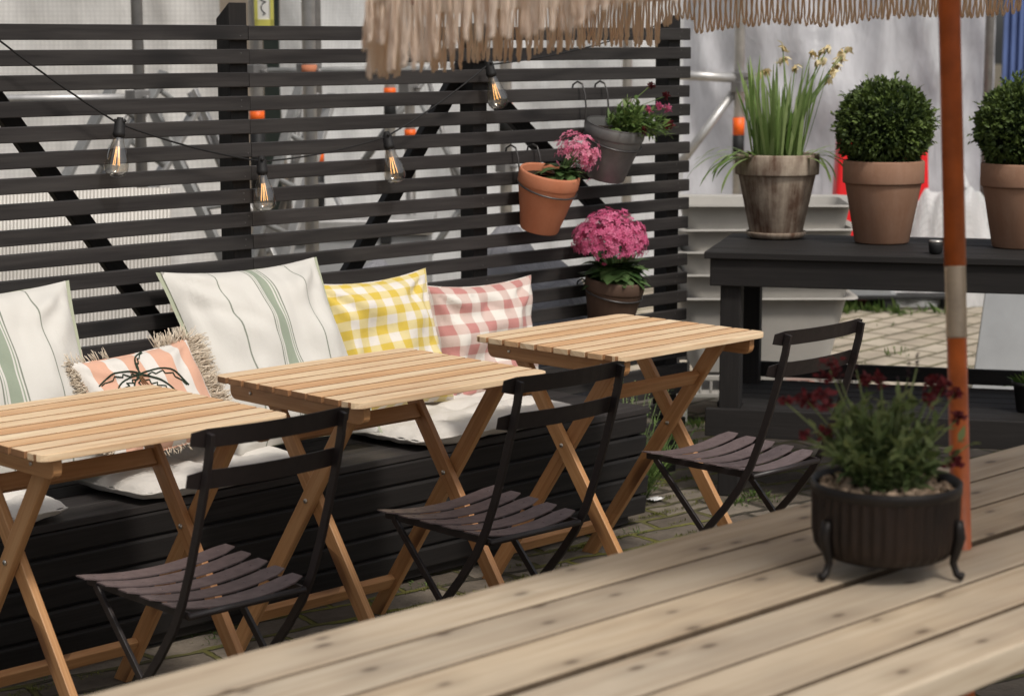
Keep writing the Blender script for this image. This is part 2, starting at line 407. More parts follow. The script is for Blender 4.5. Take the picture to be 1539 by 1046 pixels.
M['concrete'] = plain('grey_concrete', (.30, .295, .28), .85, .15, 12, .2, 0, .3)
M['yellowp'] = plain('yellow_frame_paint', (.50, .46, .10), .5, .1, 10)
M['signwhite'] = plain('white_sign_face', (.66, .64, .60), .5, .05, 10)
M['ink'] = plain('dark_sign_ink', (.035, .035, .04), .6, .1, 50)
M['greendark'] = plain('dark_green_paint', (.02, .03, .024), .5, .1, 10)
M['paper'] = plain('white_paper_scrap', (.72, .71, .70), .8, .05, 20)
M['ribbed'] = None
k = NT('ribbed_cream_sheet', .5, .4)
u, v = sepuv(k)
w = k.math('SINE', k.math('MULTIPLY', u, 420.0))
k.col(k.ramp(k.math('ADD', k.math('MULTIPLY', w, .5), .5), [(0, (.34, .31, .27)), (.6, (.60, .56, .51)), (1, (.64, .61, .56))])); k.bump(w, .5, .004); M['ribbed'] = k.m

# ground: worn stone setts with mossy joints
def groundmat():
    k = NT('worn_stone_setts', .85, .25)
    t = k.n('TexCoord'); ob = t.outputs['Object']
    wob = k.n('TexNoise'); k.t.links.new(ob, wob.inputs['Vector']); wob.inputs['Scale'].default_value = 5.5; wob.inputs['Detail'].default_value = 3
    off = k.n('VectorMath', operation='MULTIPLY_ADD'); k.t.links.new(wob.outputs[1], off.inputs[0]); off.inputs[1].default_value = (.075, .075, 0); k.t.links.new(ob, off.inputs[2])
    vec = k.map(off.outputs[0], 1, 1, 1, R(8))
    br = k.n('TexBrick'); k.t.links.new(vec, br.inputs['Vector'])
    br.offset = .47; br.squash = 1; br.inputs['Scale'].default_value = 1; br.inputs['Brick Width'].default_value = .235; br.inputs['Row Height'].default_value = .125
    br.inputs['Mortar Size'].default_value = .014; br.inputs['Mortar Smooth'].default_value = .55; br.inputs['Bias'].default_value = -.1
    br.inputs['Color1'].default_value = (.105, .085, .066, 1); br.inputs['Color2'].default_value = (.20, .168, .132, 1); br.inputs['Mortar'].default_value = (.05, .042, .03, 1)
    n1 = k.noise(ob, 9, 6, .65); n2 = k.noise(ob, 1.7, 4, .6); n3 = k.noise(ob, 70, 4, .6)
    c = k.mix(.75, br.outputs['Color'], k.ramp(n1, [(.25, .45), (.75, 1.5)]), 'MULTIPLY')
    c = k.mix(k.ramp(n3, [(.5, 0.0), (.75, .35)]), c, (.06, .05, .04))
    far = k.n('VectorMath', operation='LENGTH'); k.t.links.new(ob, far.inputs[0])
    mossm = k.math('MULTIPLY', br.outputs['Fac'], k.ramp(n2, [(.40, 0.0), (.56, 1.0)]))
    c = k.mix(k.math('MULTIPLY', mossm, .85), c, k.mix(n1, (.085, .085, .018), (.23, .215, .05)))
    k.col(c)
    h = k.math('ADD', k.math('MULTIPLY', k.math('SUBTRACT', 1, br.outputs['Fac']), 1.0), k.math('ADD', k.math('MULTIPLY', n1, .5), k.math('MULTIPLY', n3, .12)))
    k.bump(h, .8, .02); return k.m
M['ground'] = groundmat()
def farground():
    k = NT('pale_sand_setts', .9, .2)
    t = k.n('TexCoord'); ob = t.outputs['Object']
    br = k.n('TexBrick'); k.t.links.new(k.map(ob, 1, 1, 1, R(-6)), br.inputs['Vector']); br.inputs['Scale'].default_value = 1
    br.inputs['Brick Width'].default_value = .26; br.inputs['Row Height'].default_value = .16; br.inputs['Mortar Size'].default_value = .02; br.inputs['Mortar Smooth'].default_value = .6
    br.inputs['Color1'].default_value = (.36, .305, .235, 1); br.inputs['Color2'].default_value = (.45, .39, .31, 1); br.inputs['Mortar'].default_value = (.17, .15, .10, 1)
    n1 = k.noise(ob, 5, 5, .6)
    c = k.mix(.7, br.outputs['Color'], k.ramp(n1, [(.25, .6), (.75, 1.25)]), 'MULTIPLY')
    c = k.mix(k.math('MULTIPLY', br.outputs['Fac'], k.ramp(n1, [(.5, 0.0), (.7, .6)])), c, (.13, .13, .05))
    k.col(c); k.bump(k.math('SUBTRACT', 1, br.outputs['Fac']), .6, .015); return k.m
M['farground'] = farground()

# ------------------------------------------------------------------ setting: ground, sky light
g = MB(); g.grid(lambda u, v: V((-120 + 240 * u, -120 + 240 * v, 0)), 4, 4)
tag(g.build('ground', M['ground']), kind='structure')
c0 = FW * 8.6
p = MB(); p.grid(lambda u, v: V((0, 0, .004)) + FW * (7.9 + 12 * v) + RT * (-9 + 22 * u), 4, 4)
tag(p.build('paved_yard', M['farground']), kind='structure')

w = bpy.data.worlds.new('World'); sc.world = w; w.use_nodes = True; wt = w.node_tree
sky = wt.nodes.new('ShaderNodeTexSky'); sky.sky_type = 'NISHITA'; sky.sun_disc = False
SUN = V((-.12, -.58, .80)).normalized()
sky.sun_elevation = math.asin(SUN.z); sky.sun_rotation = math.atan2(SUN.x, SUN.y); sky.dust_density = 4; sky.air_density = 1.0
hs = wt.nodes.new('ShaderNodeHueSaturation'); hs.inputs['Saturation'].default_value = .22
wt.links.new(sky.outputs[0], hs.inputs['Color']); wt.links.new(hs.outputs[0], wt.nodes['Background'].inputs['Color'])
wt.nodes['Background'].inputs['Strength'].default_value = .118
sl = bpy.data.lights.new('sun', 'SUN'); sl.energy = 2.35; sl.angle = R(8); sl.color = (1, .945, .865)
so = bpy.data.objects.new('sun', sl); COL.objects.link(so); so.rotation_euler = SUN.to_track_quat('Z', 'Y').to_euler(); so.location = (0, 0, 20)
sc.view_settings.view_transform = 'Standard'; sc.view_settings.look = 'None'; sc.view_settings.exposure = 0.0; sc.view_settings.gamma = 1
sc.cycles.use_denoising = True
sc.cycles.max_bounces = 8; sc.cycles.transparent_max_bounces = 16

# ------------------------------------------------------------------ slatted fence
YF = 4.50; SP = .06539; ZT = 1.568; XE = 5.277; XS = 1.5
fence = thing('slat_fence', 'tall black fence of horizontal wooden slats with see-through gaps behind the bench', 'fence', (3.4, YF, 0))
b = MB()
joint = 3.372
for i in range(23):
    z = ZT - i * SP - .0205
    j = joint if i % 2 == 0 else joint + .002
    dz = rnd(-.0028, .0028)
    b.beam((XS, YF + .0105, z + dz), (j - .0003, YF + .0105, z + dz * .3), .041, .021, (0, 0, 1))
    b.beam((j + .0003, YF + .0105 + rnd(-.001, .001), z - .001), (XE + rnd(-.004, .004), YF + .0105, z + rnd(-.001, .001)), .041, .021, (0, 0, 1))
b.build('slats', M['slat'], fence, world=True, bevel=.0025)
b = MB()
for xp in (2.42, 3.353, 4.287, 5.218):
    for i in range(23):
        z = ZT - i * SP - .0205
        for zz in (-.009, .009):
            if random.random() < .55: b.lathe([(.0, -.0008), (.0022, -.0008), (.0022, 0), (0, 0)], 6, Matrix.Translation((xp + rnd(-.012, .012), YF - .0004, z + zz)) @ Matrix.Rotation(R(90), 4, 'X'))
tag(b.build('screw_heads', M['wire'], fence, world=True), kind='stuff')
for xp, top in ((1.6, 1.62), (2.42, 1.60), (3.353, 1.632), (4.287, 1.58), (5.218, 1.612)):
    b = MB(); yc = YF + .021 + .032; a = .031
    vs = [(xp - a, yc - a, 0), (xp + a, yc - a, 0), (xp + a, yc + a, 0), (xp - a, yc + a, 0), (xp - a, yc - a, top), (xp + a, yc - a, top), (xp + a, yc + a, top - .045), (xp - a, yc + a, top - .045)]
    fs = [(0, 1, 5, 4), (1, 2, 6, 5), (2, 3, 7, 6), (3, 0, 4, 7), (4, 5, 6, 7)]
    uv = [[(0, 0), (0, .06), (1.6, .06), (1.6, 0)]] * 5
    b.add(vs, fs, uv, .5); b.build('post', M['post'], fence, world=True, bevel=.003)
for (x0, z0), (x1, z1) in (((2.52, 1.52), (3.28, .50)), ((4.33, 1.50), (3.36, .25)), ((4.36, 1.395), (5.0, .89)), ((1.75, 1.5), (2.3, .6))):
    b = MB(); b.beam((x0, YF + .10, z0), (x1, YF + .10, z1), .052, .03, (1, 0, 0), .5); b.build('brace', M['post'], fence, world=True, bevel=.003)

# ------------------------------------------------------------------ bench
BY0, BZ, BX1, BX0 = 4.05, .382, 4.572, 1.45
bench = thing('slatted_bench', 'long black wooden box bench along the fence carrying the cushions', 'bench', (3.0, 4.27, 0))
b = MB(); n = 4; bw = (YF - .012 - BY0) / n
for i in range(n):
    b.beam((BX0, BY0 + bw * (i + .5), BZ - .010 + rnd(-.0008, .0008)), (BX1 + rnd(-.004, .004), BY0 + bw * (i + .5), BZ - .010), bw - .005, .020, (0, 1, 0))
b.build('seat', M['slat'], bench, world=True, bevel=.0025)  # sky reflection on the bench top put into its colour as a lighter tone
b = MB(); z = BZ - .0225
for i in range(5):
    z1 = z - .0585
    b.beam((BX0, BY0 + .012 + rnd(-.001, .001), (z + z1) / 2), (BX1 - .006 + rnd(-.006, .006), BY0 + .012, (z + z1) / 2), .0585, .018, (0, -.11, 1)); z = z1 - .0065
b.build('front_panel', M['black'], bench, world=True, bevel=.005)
b = MB(); z = BZ - .0225
for i in range(5):
    z1 = z - .0585
    b.beam((BX1 - .018, BY0 + .023, (z + z1) / 2), (BX1 - .018, YF - .014, (z + z1) / 2), .0585, .018, (0, 0, 1)); z = z1 - .0065
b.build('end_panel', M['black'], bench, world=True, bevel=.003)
b = MB(); b.box((3.0, BY0 + .035, .18), 3.0, .02, .33, .4); b.build('backing_board', M['post'], bench, world=True)
for x in (BX1 - .06, 3.6, 2.6, 1.7):
    b = MB(); b.box((x, BY0 + .1, .16), .05, .05, .32, .4); b.build('leg', M['post'], bench, world=True)

# ------------------------------------------------------------------ folding tables
def make_table(label):
    t = thing('folding_table', label, 'table', (0, 0, 0), 0, 'folding wooden tables in front of the bench')
    L, W, ZT_ = .622, .552, .72; n = 9; pitch = W / n; sw = pitch - .0088; th = .016
    b = MB()
    def rounded(x0, x1, y0, y1, rr, which):
        pts = []
        for cx, cy, a0 in ((x1, y1, 0), (x0, y1, 90), (x0, y0, 180), (x1, y0, 270)):
            if (cy == y1 and which == 'hi') or (cy == y0 and which == 'lo'):
                ox = cx - rr if cx == x1 else cx + rr; oy = cy - rr if cy == y1 else cy + rr
                for k_ in range(6):
                    a = R(a0 + 90 * k_ / 5); pts.append((ox + rr * math.cos(a), oy + rr * math.sin(a)))
            else: pts.append((cx, cy))
        return pts
    for i in range(n):
        y0 = -W / 2 + pitch * i + .003; y1 = y0 + sw
        ex = rnd(-.001, .001)
        poly = rounded(-L / 2 + ex, L / 2 + ex, y0, y1, .028, 'lo' if i == 0 else ('hi' if i == n - 1 else ''))
        b.prism(poly, ZT_ - th, ZT_, None, [.35, .55, .08, .48, .9, .30, .6, .12, .42][i])
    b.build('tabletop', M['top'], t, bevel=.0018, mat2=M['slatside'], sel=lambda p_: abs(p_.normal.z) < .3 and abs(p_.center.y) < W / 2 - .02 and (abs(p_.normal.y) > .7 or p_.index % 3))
    for sx in (-1, 1):
        b = MB(); x = sx * .262; hy = W / 2 - .022
        poly = []
        for (cy, cz, a0) in ((hy - .012, -.0, 0), (-(hy - .012), 0, 90)): poly.append((hy if cy > 0 else -hy, 0))
        poly = [(-hy, 0)]
        for k_ in range(6): a = R(180 + 90 * k_ / 5); poly.append((-hy + .022 + .022 * math.cos(a), -.022 + .022 * math.sin(a)))
        for k_ in range(6): a = R(270 + 90 * k_ / 5); poly.append((hy - .022 + .022 * math.cos(a), -.022 + .022 * math.sin(a)))
        poly.append((hy, 0))
        Mx = Matrix.Translation((x - .010, 0, ZT_ - th - .0005)) @ Matrix(((0, 0, 1, 0), (1, 0, 0, 0), (0, 1, 0, 0), (0, 0, 0, 1)))
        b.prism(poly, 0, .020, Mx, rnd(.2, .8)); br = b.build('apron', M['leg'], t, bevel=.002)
        for yy in (-.17, .17):
            s_ = MB(); s_.lathe([(0, -.002), (.0045, -.002), (.0045, .001), (0, .001)], 10, Matrix.Translation((sx * (.273), yy, ZT_ - th - .021)) @ Matrix.Rotation(R(90), 4, 'Y'))
            s_.build('screw', M['bolt'], br)
    zp = .44; k_ = .70; ztop = ZT_ - th - .004
    alo = lambda z: k_ * (z - zp)
    def leg(x, s, dz=0):
        b = MB(); z1 = ztop - .002; z0 = 0
        p0 = V((x, s * alo(z0), z0)); p1 = V((x, s * alo(z1), z1)); a = (p1 - p0).normalized()
        w2 = .021 / a.z                       # horizontal half width of a raked leg
        poly = [(p0.y - w2, z0), (p0.y + w2, z0), (p1.y + w2, z1), (p1.y - w2, z1)]
        vs = [V((x - .0095, y, z)) for y, z in poly] + [V((x + .0095, y, z)) for y, z in poly]
        Lg = (p1 - p0).length; uo = rnd(0, 40); vo = rnd(0, 40)
        fs = [(0, 1, 2, 3)[::-1], (4, 5, 6, 7), (0, 1, 5, 4), (1, 2, 6, 5), (2, 3, 7, 6), (3, 0, 4, 7)]
        A = [(uo, vo), (uo, vo + .04), (uo + Lg, vo + .04), (uo + Lg, vo)]
        B = [(uo, vo + .1), (uo + Lg, vo + .1), (uo + Lg, vo + .12), (uo, vo + .12)]
        b.add(vs, fs, [A[::-1], A, [(uo, vo), (uo, vo + .04), (uo + .01, vo + .04), (uo + .01, vo)], B, [(uo, vo), (uo, vo + .04), (uo + .01, vo + .04), (uo + .01, vo)], [B[3], B[0], B[1], B[2]]], rnd(.2, .9))
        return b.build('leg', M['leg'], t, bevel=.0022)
    for sx in (-1, 1):
        leg(sx * .212, 1)                     # inner frame: top towards the bench
        leg(sx * .2335, -1)                   # outer frame
        for xo in (.244, .2015):
            b = MB(); b.lathe([(0, -.0025), (.006, -.0025), (.006, .001), (0, .001)], 12, Matrix.Translation((sx * xo, 0, zp)) @ Matrix.Rotation(R(90), 4, 'Y')); b.build('bolt', M['bolt'], t)
    d = V((0, k_, 1)).normalized(); d2 = V((0, -k_, 1)).normalized()
    for (xx, s, z) in ((.2015, 1, .585), (.2235, -1, .105), (.2015, 1, .105)):
        b = MB(); b.beam((-xx, s * alo(z), z), (xx, s * alo(z), z), .04, .019, d if s > 0 else d2, rnd(.2, .9)); b.build('stretcher', M['leg'], t, bevel=.002)
    return t
t1 = make_table('left folding table of pale slats, in front of the palm cushion')
t1.location = (2.287, 3.615, 0); t1.rotation_euler.z = .002
t2 = copy_tree(t1); t2.location = (3.088, 3.611, 0); t2.rotation_euler.z = .0
t2['label'] = 'middle folding table of pale slats, in front of the yellow checked cushion'
t3 = copy_tree(t1); t3.location = (3.988, 3.641, 0); t3.rotation_euler.z = .02 + math.pi
t3['label'] = 'right folding table of pale slats, beside the black potting table and brown flower pot'

# ------------------------------------------------------------------ folding bistro chairs (local: +y faces the bench)
def make_chair(label):
    t = thing('bistro_chair', label, 'chair', (0, 0, 0), 0, 'folding metal chairs facing the bench')
    b = MB(); n = 5; y0, y1 = -.168, .172; pitch = (y1 - y0) / n; sw = pitch - .0145
    for i in range(n):
        ya = y1 - pitch * i - .004; yb = ya - sw; f = i / (n - 1); hw = .184 - .026 * f; N = 12
        vs = []; 
        for j in range(N + 1):
            x = -hw + 2 * hw * j / N; s_ = x / hw; z = .447 + .014 * f * 0 - .020 * (1 - s_ * s_) + .006 * (1 - f)
            e = .010 if j in (0, N) else 0
            for (y, dz) in ((ya - e, 0), (yb + e, 0), (yb + e, -.003), (ya - e, -.003)): vs.append((x, y, z + dz))
        fs = []; uv = []
        for j in range(N):
            a = 4 * j
            for q in range(4):
                q2 = (q + 1) % 4; fs.append((a + q, a + q2, a + 4 + q2, a + 4 + q)); uv.append([(0, 0), (0, .05), (.03, .05), (.03, 0)])
        fs += [(3, 2, 1, 0), (4 * N, 4 * N + 1, 4 * N + 2, 4 * N + 3)]; uv += [[(0, 0)] * 4] * 2
        fs = [f_[::-1] for f_ in fs]
        b.add(vs, fs, uv, rnd(0, 1), False)
    for i in range(n):
        f = i / (n - 1); hw = .184 - .026 * f; y = y1 - pitch * i - .004 - sw / 2
        for s_ in (-1, 1):
            for q in (.82, .45): 
                zz = .447 - .020 * (1 - q * q) + .006 * (1 - f)
                b.lathe([(.004, 0), (.0035, .0012), (0, .0018)], 8, Matrix.Translation((s_ * hw * q, y, zz - .0005)))
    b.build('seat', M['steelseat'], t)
    for s_ in (-1, 1):
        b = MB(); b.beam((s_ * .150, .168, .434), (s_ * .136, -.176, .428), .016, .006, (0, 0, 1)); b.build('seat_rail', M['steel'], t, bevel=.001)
        # back upright continuing to the front foot, gently curved
        pts = [(-.292, .806), (-.284, .76), (-.268, .70), (-.240, .61), (-.212, .53), (-.183, .46), (-.150, .40), (-.10, .335), (.0, .222), (.10, .11), (.196, 0)]
        b = MB(); x = s_ * .156; W_ = .019; T_ = .0055
        for k_ in range(len(pts)):
            pass
        vs = []; fs = []; uv = []
        for k_, (y, z) in enumerate(pts):
            a = V((pts[min(k_ + 1, len(pts) - 1)][0] - pts[max(k_ - 1, 0)][0], pts[min(k_ + 1, len(pts) - 1)][1] - pts[max(k_ - 1, 0)][1])).normalized(); nn = V((-a.y, a.x))
            for (dx, dn) in ((-T_ / 2, -W_ / 2), (T_ / 2, -W_ / 2), (T_ / 2, W_ / 2), (-T_ / 2, W_ / 2)): vs.append((x + dx * 1.6, y + nn.x * dn, z + nn.y * dn))
        for k_ in range(len(pts) - 1):
            for q in range(4):
                q2 = (q + 1) % 4; fs.append((4 * k_ + q, 4 * k_ + q2, 4 * k_ + 4 + q2, 4 * k_ + 4 + q)); uv.append([(0, 0), (0, .02), (.1, .02), (.1, 0)])
        e = 4 * (len(pts) - 1); fs += [(3, 2, 1, 0), (e, e + 1, e + 2, e + 3)]; uv += [[(0, 0)] * 4] * 2
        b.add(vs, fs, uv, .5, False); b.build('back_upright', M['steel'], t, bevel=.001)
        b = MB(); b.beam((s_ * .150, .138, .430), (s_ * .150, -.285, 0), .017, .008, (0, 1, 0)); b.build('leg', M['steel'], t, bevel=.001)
    for q0, q1, rr_ in (((-.156, .168, .024), (.156, .168, .024), .005), ((-.150, -.256, .03), (.150, -.256, .03), .005), ((-.14, -.178, .428), (.14, -.178, .428), .0075)):
        b = MB(); b.tube([q0, q1], rr_); b.build('cross_rod', M['steel'], t)
    for (zc, yc, hw) in ((.795, -.284, .186), (.712, -.264, .184)):
        b = MB(); N = 12; h = .019; lean = .25
        vs = []; fs = []; uv = []
        for j in range(N + 1):
            s_ = -1 + 2 * j / N; x = hw * s_; y = yc + .012 - .024 * (1 - s_ * s_); ee = .006 if j in (0, N) else 0
            for (dz, dy) in ((-h + ee, 0), (h - ee, 0), (h - ee, .003), (-h + ee, .003)): vs.append((x, y + dy - dz * lean, zc + dz))
        for j in range(N):
            for q in range(4):
                q2 = (q + 1) % 4; fs.append((4 * j + q, 4 * j + q2, 4 * j + 4 + q2, 4 * j + 4 + q)); uv.append([(0, 0), (0, .05), (.03, .05), (.03, 0)])
        fs += [(3, 2, 1, 0), (4 * N, 4 * N + 1, 4 * N + 2, 4 * N + 3)]; uv += [[(0, 0)] * 4] * 2
        b.add(vs, fs, uv, .5, False); b.build('back_slat', M['steel'], t)
    return t
c1 = make_chair('left dark metal folding chair, nearest the camera at the left table')
c1.location = (2.252, 3.222, 0); c1.rotation_euler.z = R(-1)
c2 = copy_tree(c1); c2.location = (3.055, 3.222, 0); c2.rotation_euler.z = R(-1)
c2['label'] = 'middle dark metal folding chair at the table facing the yellow cushion'
c3 = copy_tree(c1); c3.location = (3.985, 3.238, 0); c3.rotation_euler.z = R(1)
c3['label'] = 'right dark metal folding chair in front of the black potting table'

# ------------------------------------------------------------------ cushions
def pillow_fn(w, h, t, pin=.07, seed=0, wr=.012, fold=1.0):
    def f(u, v, side):          # u,v in -1..1
        px = u * (1 - pin * (1 - v * v) * abs(u)); py = v * (1 - pin * (1 - u * u) * abs(v))
        z = t * .5 * max(0, (1 - abs(u) ** 2.6)) ** .62 * max(0, (1 - abs(v) ** 2.6)) ** .62
        e = max(abs(u), abs(v))
        q = noise.noise(V((u * 2.2 + seed, v * 2.2, seed * 1.7 + side))) * wr + abs(noise.noise(V((u * 3.5 + seed * 3, v * 1.6 + u, seed + side * 4)))) * wr * 1.2 * fold * e
        for ci, (cu_, cv_) in enumerate(((1, 1), (-1, 1), (-1, -1), (1, -1))):
            du, dv = cu_ - u, cv_ - v; dd = math.hypot(du, dv)
            if dd < 1.3: q += wr * .34 * math.sin(math.atan2(dv, du) * (9 + ci) + seed + ci * 2 + 2.2 * noise.noise(V((u * 2, v * 2, seed + ci)))) * math.exp(-(dd - .45) ** 2 / .12)
        q -= wr * .55 * math.exp(-((v + .35 * u - .25 * math.sin(u * 2 + seed)) / .10) ** 2) * max(0, math.sin(u * 2.1 + seed))
        return V((px * w / 2, py * h / 2, side * (z + q * (1 - e ** 6))))
    return f
def pillow(name, label, Mx, w, h, t, mat, back=None, pin=.07, seed=0, wr=.012, group='cushions on the bench', border=0, part='cover'):
    th = thing(name, label, 'cushion', Mx.translation, 0, group)
    fn = pillow_fn(w, h, t, pin, seed, wr)
    N = 44
    if border:
        b = MB(Mx)                             # flat sewn border behind the front panel
        b.grid(lambda u, v: fn(2 * u - 1, 2 * v - 1, -1) * 1.0, N, N); 
        def rim(u, v):
            p_ = fn(2 * u - 1, 2 * v - 1, -1); return V((p_.x * (1 + 2 * border / w), p_.y * (1 + .3 * border / h), -.004 + noise.noise(V((u * 6, v * 6, seed))) * .006))
        b.grid(rim, N, N); b.build('back_panel', back, th, world=True)
        b = MB(Mx); b.grid(lambda u, v: fn(2 * u - 1, 2 * v - 1, 1), N, N); b.build(part, mat, th, world=True)
    else:
        b = MB(Mx); b.grid(lambda u, v: fn(2 * u - 1, 2 * v - 1, 1), N, N); b.grid(lambda u, v: fn(1 - 2 * u, 2 * v - 1, -1), N, N)
        b.build(part, mat, th, world=True)
        b = MB(Mx); ring = [fn(-1 + 2 * i / 20, -1, 0) for i in range(20)] + [fn(1, -1 + 2 * i / 20, 0) for i in range(20)] + [fn(1 - 2 * i / 20, 1, 0) for i in range(20)] + [fn(-1, 1 - 2 * i / 20, 0) for i in range(20)]
        b.tube(ring, .0022, 6, closed=True); b.build('seam', mat, th, world=True)
    return th, fn
def pmat(c, lean, yaw=0, roll=0):   # pillow standing with its front towards -Y, top leaning back by lean
    x = V((math.cos(R(yaw)), math.sin(R(yaw)), 0)); n = V((math.sin(R(yaw)), -math.cos(R(yaw)), 0))
    y = (V((0, 0, 1)) * math.cos(R(lean)) - n * math.sin(R(lean)))
    z = x.cross(y); r = Matrix.Rotation(R(roll), 3, z); return frame(c, r @ x, r @ y, z)
pillow('striped_cushion', 'large cream cushion with sage stripes, standing right of the small palm cushion', pmat((3.285, 4.305, .668), 31, 0, 0), .53, .555, .17, M['stripe'], M['sage'], .075, 3, .030, border=.013)
pillow('striped_cushion', 'cream cushion with sage stripes at the far left edge, behind the left table', pmat((2.452, 4.335, .668), 26, -2, 0), .53, .535, .17, M['stripe'], M['sage'], .075, 9, .028, border=.013)
pillow('gingham_cushion', 'yellow and white checked cushion beside the large striped one', pmat((3.762, 4.385, .635), 17, 1, 1), .455, .415, .13, M['yellow'], None, .095, 5, .034)
pillow('gingham_cushion', 'dusty pink and white checked cushion at the right end of the row', pmat((4.215, 4.425, .595), 9, 2, -1), .47, .375, .11, M['pinkg'], None, .10, 12, .040)
PM = pmat((2.815, 4.195, .612), 36, -2, 5)
palm, pfn = pillow('palm_cushion', 'small peach striped cushion with an embroidered palm tree and shaggy tassel fringe', PM, .36, .295, .11, M['peach'], None, .07, 21, .016)
b = MB(PM)
def on(u, v): return pfn(u, v, 1) + V((0, 0, .0022))
def stitch(b, pts, r=.0016):
    sm = []
    for i in range(len(pts) - 1):
        for q in range(4):
            t = q / 4; sm.append((pts[i][0] * (1 - t) + pts[i + 1][0] * t, pts[i][1] * (1 - t) + pts[i + 1][1] * t))
    sm.append(pts[-1]); b.tube([on(*q) for q in sm], r, 6)
cu, cv = -.20, .42
for (ex, ey, bulge) in ((-.86, .42, .30), (-.74, .02, .30), (-.44, -.12, .2), (.10, .95, -.28), (.52, .02, -.36), (.22, -.18, -.2)):
    d = V((ex - cu, ey - cv)); nn = V((-d.y, d.x)).normalized() * (-abs(bulge) if ex < cu else abs(bulge)) * d.length
    if nn.y < 0: nn = -nn
    arc = [(cu + d.x * t + nn.x * math.sin(math.pi * t) * .7, cv + d.y * t + nn.y * math.sin(math.pi * t) * .7) for t in [i / 9 for i in range(10)]]
    stitch(b, arc, .0022)
    zz = []
    for i in range(9, -1, -1):
        x, y = arc[i]; inward = V((cu - x, cv - .32 - y)).normalized() * (.02 + .13 * math.sin(math.pi * i / 9 * .9 + .2) * (1 if i % 2 else .35))
        zz.append((x + inward.x, y + inward.y))
    stitch(b, zz, .0016)
b.build('embroidered_fronds', M['thread'], palm, world=True)
b = MB(PM)
for o_ in (-.05, 0, .05): stitch(b, [(cu + o_ * .4, cv - .03), (cu + .03 + o_, .05), (cu + .02 + o_ * 1.2, -.4), (cu + o_ * 1.5, -.8)], .0016)
b.build('embroidered_trunk', M['brownthread'], palm, world=True)
b = MB(PM)
def tassel_edge(p_, dirv, n_, L_, spread=.35, r=.0011):
    for _ in range(n_):
        d = (V(dirv) + V((rnd(-1, 1), rnd(-1, 1), rnd(-1, 1))) * spread).normalized(); q = V(p_) + V((rnd(-.006, .006), rnd(-.006, .006), rnd(-.008, .008)))
        l = L_ * rnd(.7, 1.15); sag = V((rnd(-.4, .4), rnd(-.4, .4), rnd(-.3, .3))) * l * .4
        b.tube([q, q + d * l * .5 + sag * .3, q + d * l + sag], [r, r, r * .8], 4, tone=rnd(0, 1))
for i in range(46): v = -1 + 2 * i / 45; tassel_edge(pfn(1, v, 0), (1, 0, .25), 20, .046, .5)
for i in range(46): v = -1 + 2 * i / 45; tassel_edge(pfn(-1, v, 0), (-1, 0, .2), 10, .030, .5)
for i in range(7): u = -.98 + .10 * i; tassel_edge(pfn(u, 1, 0), (-.2, 1, 0), 7 if i % 2 == 0 else 2, .030)
for i in range(6): u = .45 + .10 * i; tassel_edge(pfn(u, 1, 0), (.2, 1, .2), 16, .036, .5)
for i in range(26): u = -1 + 2 * i / 25; tassel_edge(pfn(u, -1, 0), (0, -1, .1), 4, .016)
b.build('tassel_fringe', M['natural'], palm, world=True)

# seat pads
def seat_pad(label, x0, x1, y0, y1, rz, seed):
    cx, cy = (x0 + x1) / 2, (y0 + y1) / 2; w, d = x1 - x0, y1 - y0
    th = thing('seat_pad', label, 'seat pad', (cx, cy, BZ + .001), R(rz), 'off-white tufted seat pads on the bench')
    tufts = [(i, j) for i in (-.5, 0, .5) for j in (-.5, 0, .5)]
    def top(u, v, s_):
        U, W_ = 2 * u - 1, 2 * v - 1; e = max(abs(U), abs(W_))
        z = .038 * (max(0, 1 - abs(U) ** 4) ** .5) * (max(0, 1 - abs(W_) ** 5) ** .5) * (1 + .18 * noise.noise(V((U * 2.5 + seed, W_ * 2.5, seed))))
        for (i, j) in tufts:
            r2 = (U - i) ** 2 + (W_ - j) ** 2; z -= .022 * math.exp(-r2 / .022) if s_ > 0 else 0
            ang = math.atan2(W_ - j, U - i); z -= (.010 * math.exp(-r2 / .06) * max(0, math.cos(ang * 3 + i * 3 + j))) if s_ > 0 else 0
        z += .007 * abs(noise.noise(V((U * 7 + seed, W_ * 4, 2 + seed))))
        rr = 1 - .05 * (1 - W_ * W_) * abs(U) ** 4; r3 = 1 - .05 * (1 - U * U) * abs(W_) ** 4
        wob = 1 + .012 * noise.noise(V((U * 4 + seed, W_ * 4, 8)))
        return V((U * w / 2 * (2 - rr) * .96 * wob, W_ * d / 2 * (2 - r3) * .96 * wob, .031 + (z if s_ > 0 else -min(z, .0295))))
    b = MB(); b.grid(lambda u, v: top(u, v, 1), 70, 60); b.grid(lambda u, v: top(1 - u, v, -1), 40, 40)
    for (i, j) in tufts:
        q = top((i + 1) / 2, (j + 1) / 2, 1); b.blob(q + V((0, 0, .001)), .006, 8, 5, sq=(1, 1, .4))
    b.build('cover', M['pad'], th)
    b = MB(); N = 24
    ring = [top(i / N, 0, 0) for i in range(N)] + [top(1, i / N, 0) for i in range(N)] + [top(1 - i / N, 1, 0) for i in range(N)] + [top(0, 1 - i / N, 0) for i in range(N)]
    b.tube(ring, .003, 6, closed=True); b.build('piping', M['pad'], th)
seat_pad('off-white tufted seat pad at the far left end under the left striped cushion', 1.95, 2.475, 4.045, 4.44, -1, 1)
seat_pad('off-white tufted seat pad below the palm cushion', 2.655, 3.215, 4.03, 4.44, 1, 4)
seat_pad('off-white tufted seat pad in front of the yellow and pink checked cushions', 3.575, 4.27, 4.035, 4.45, 1.5, 8)

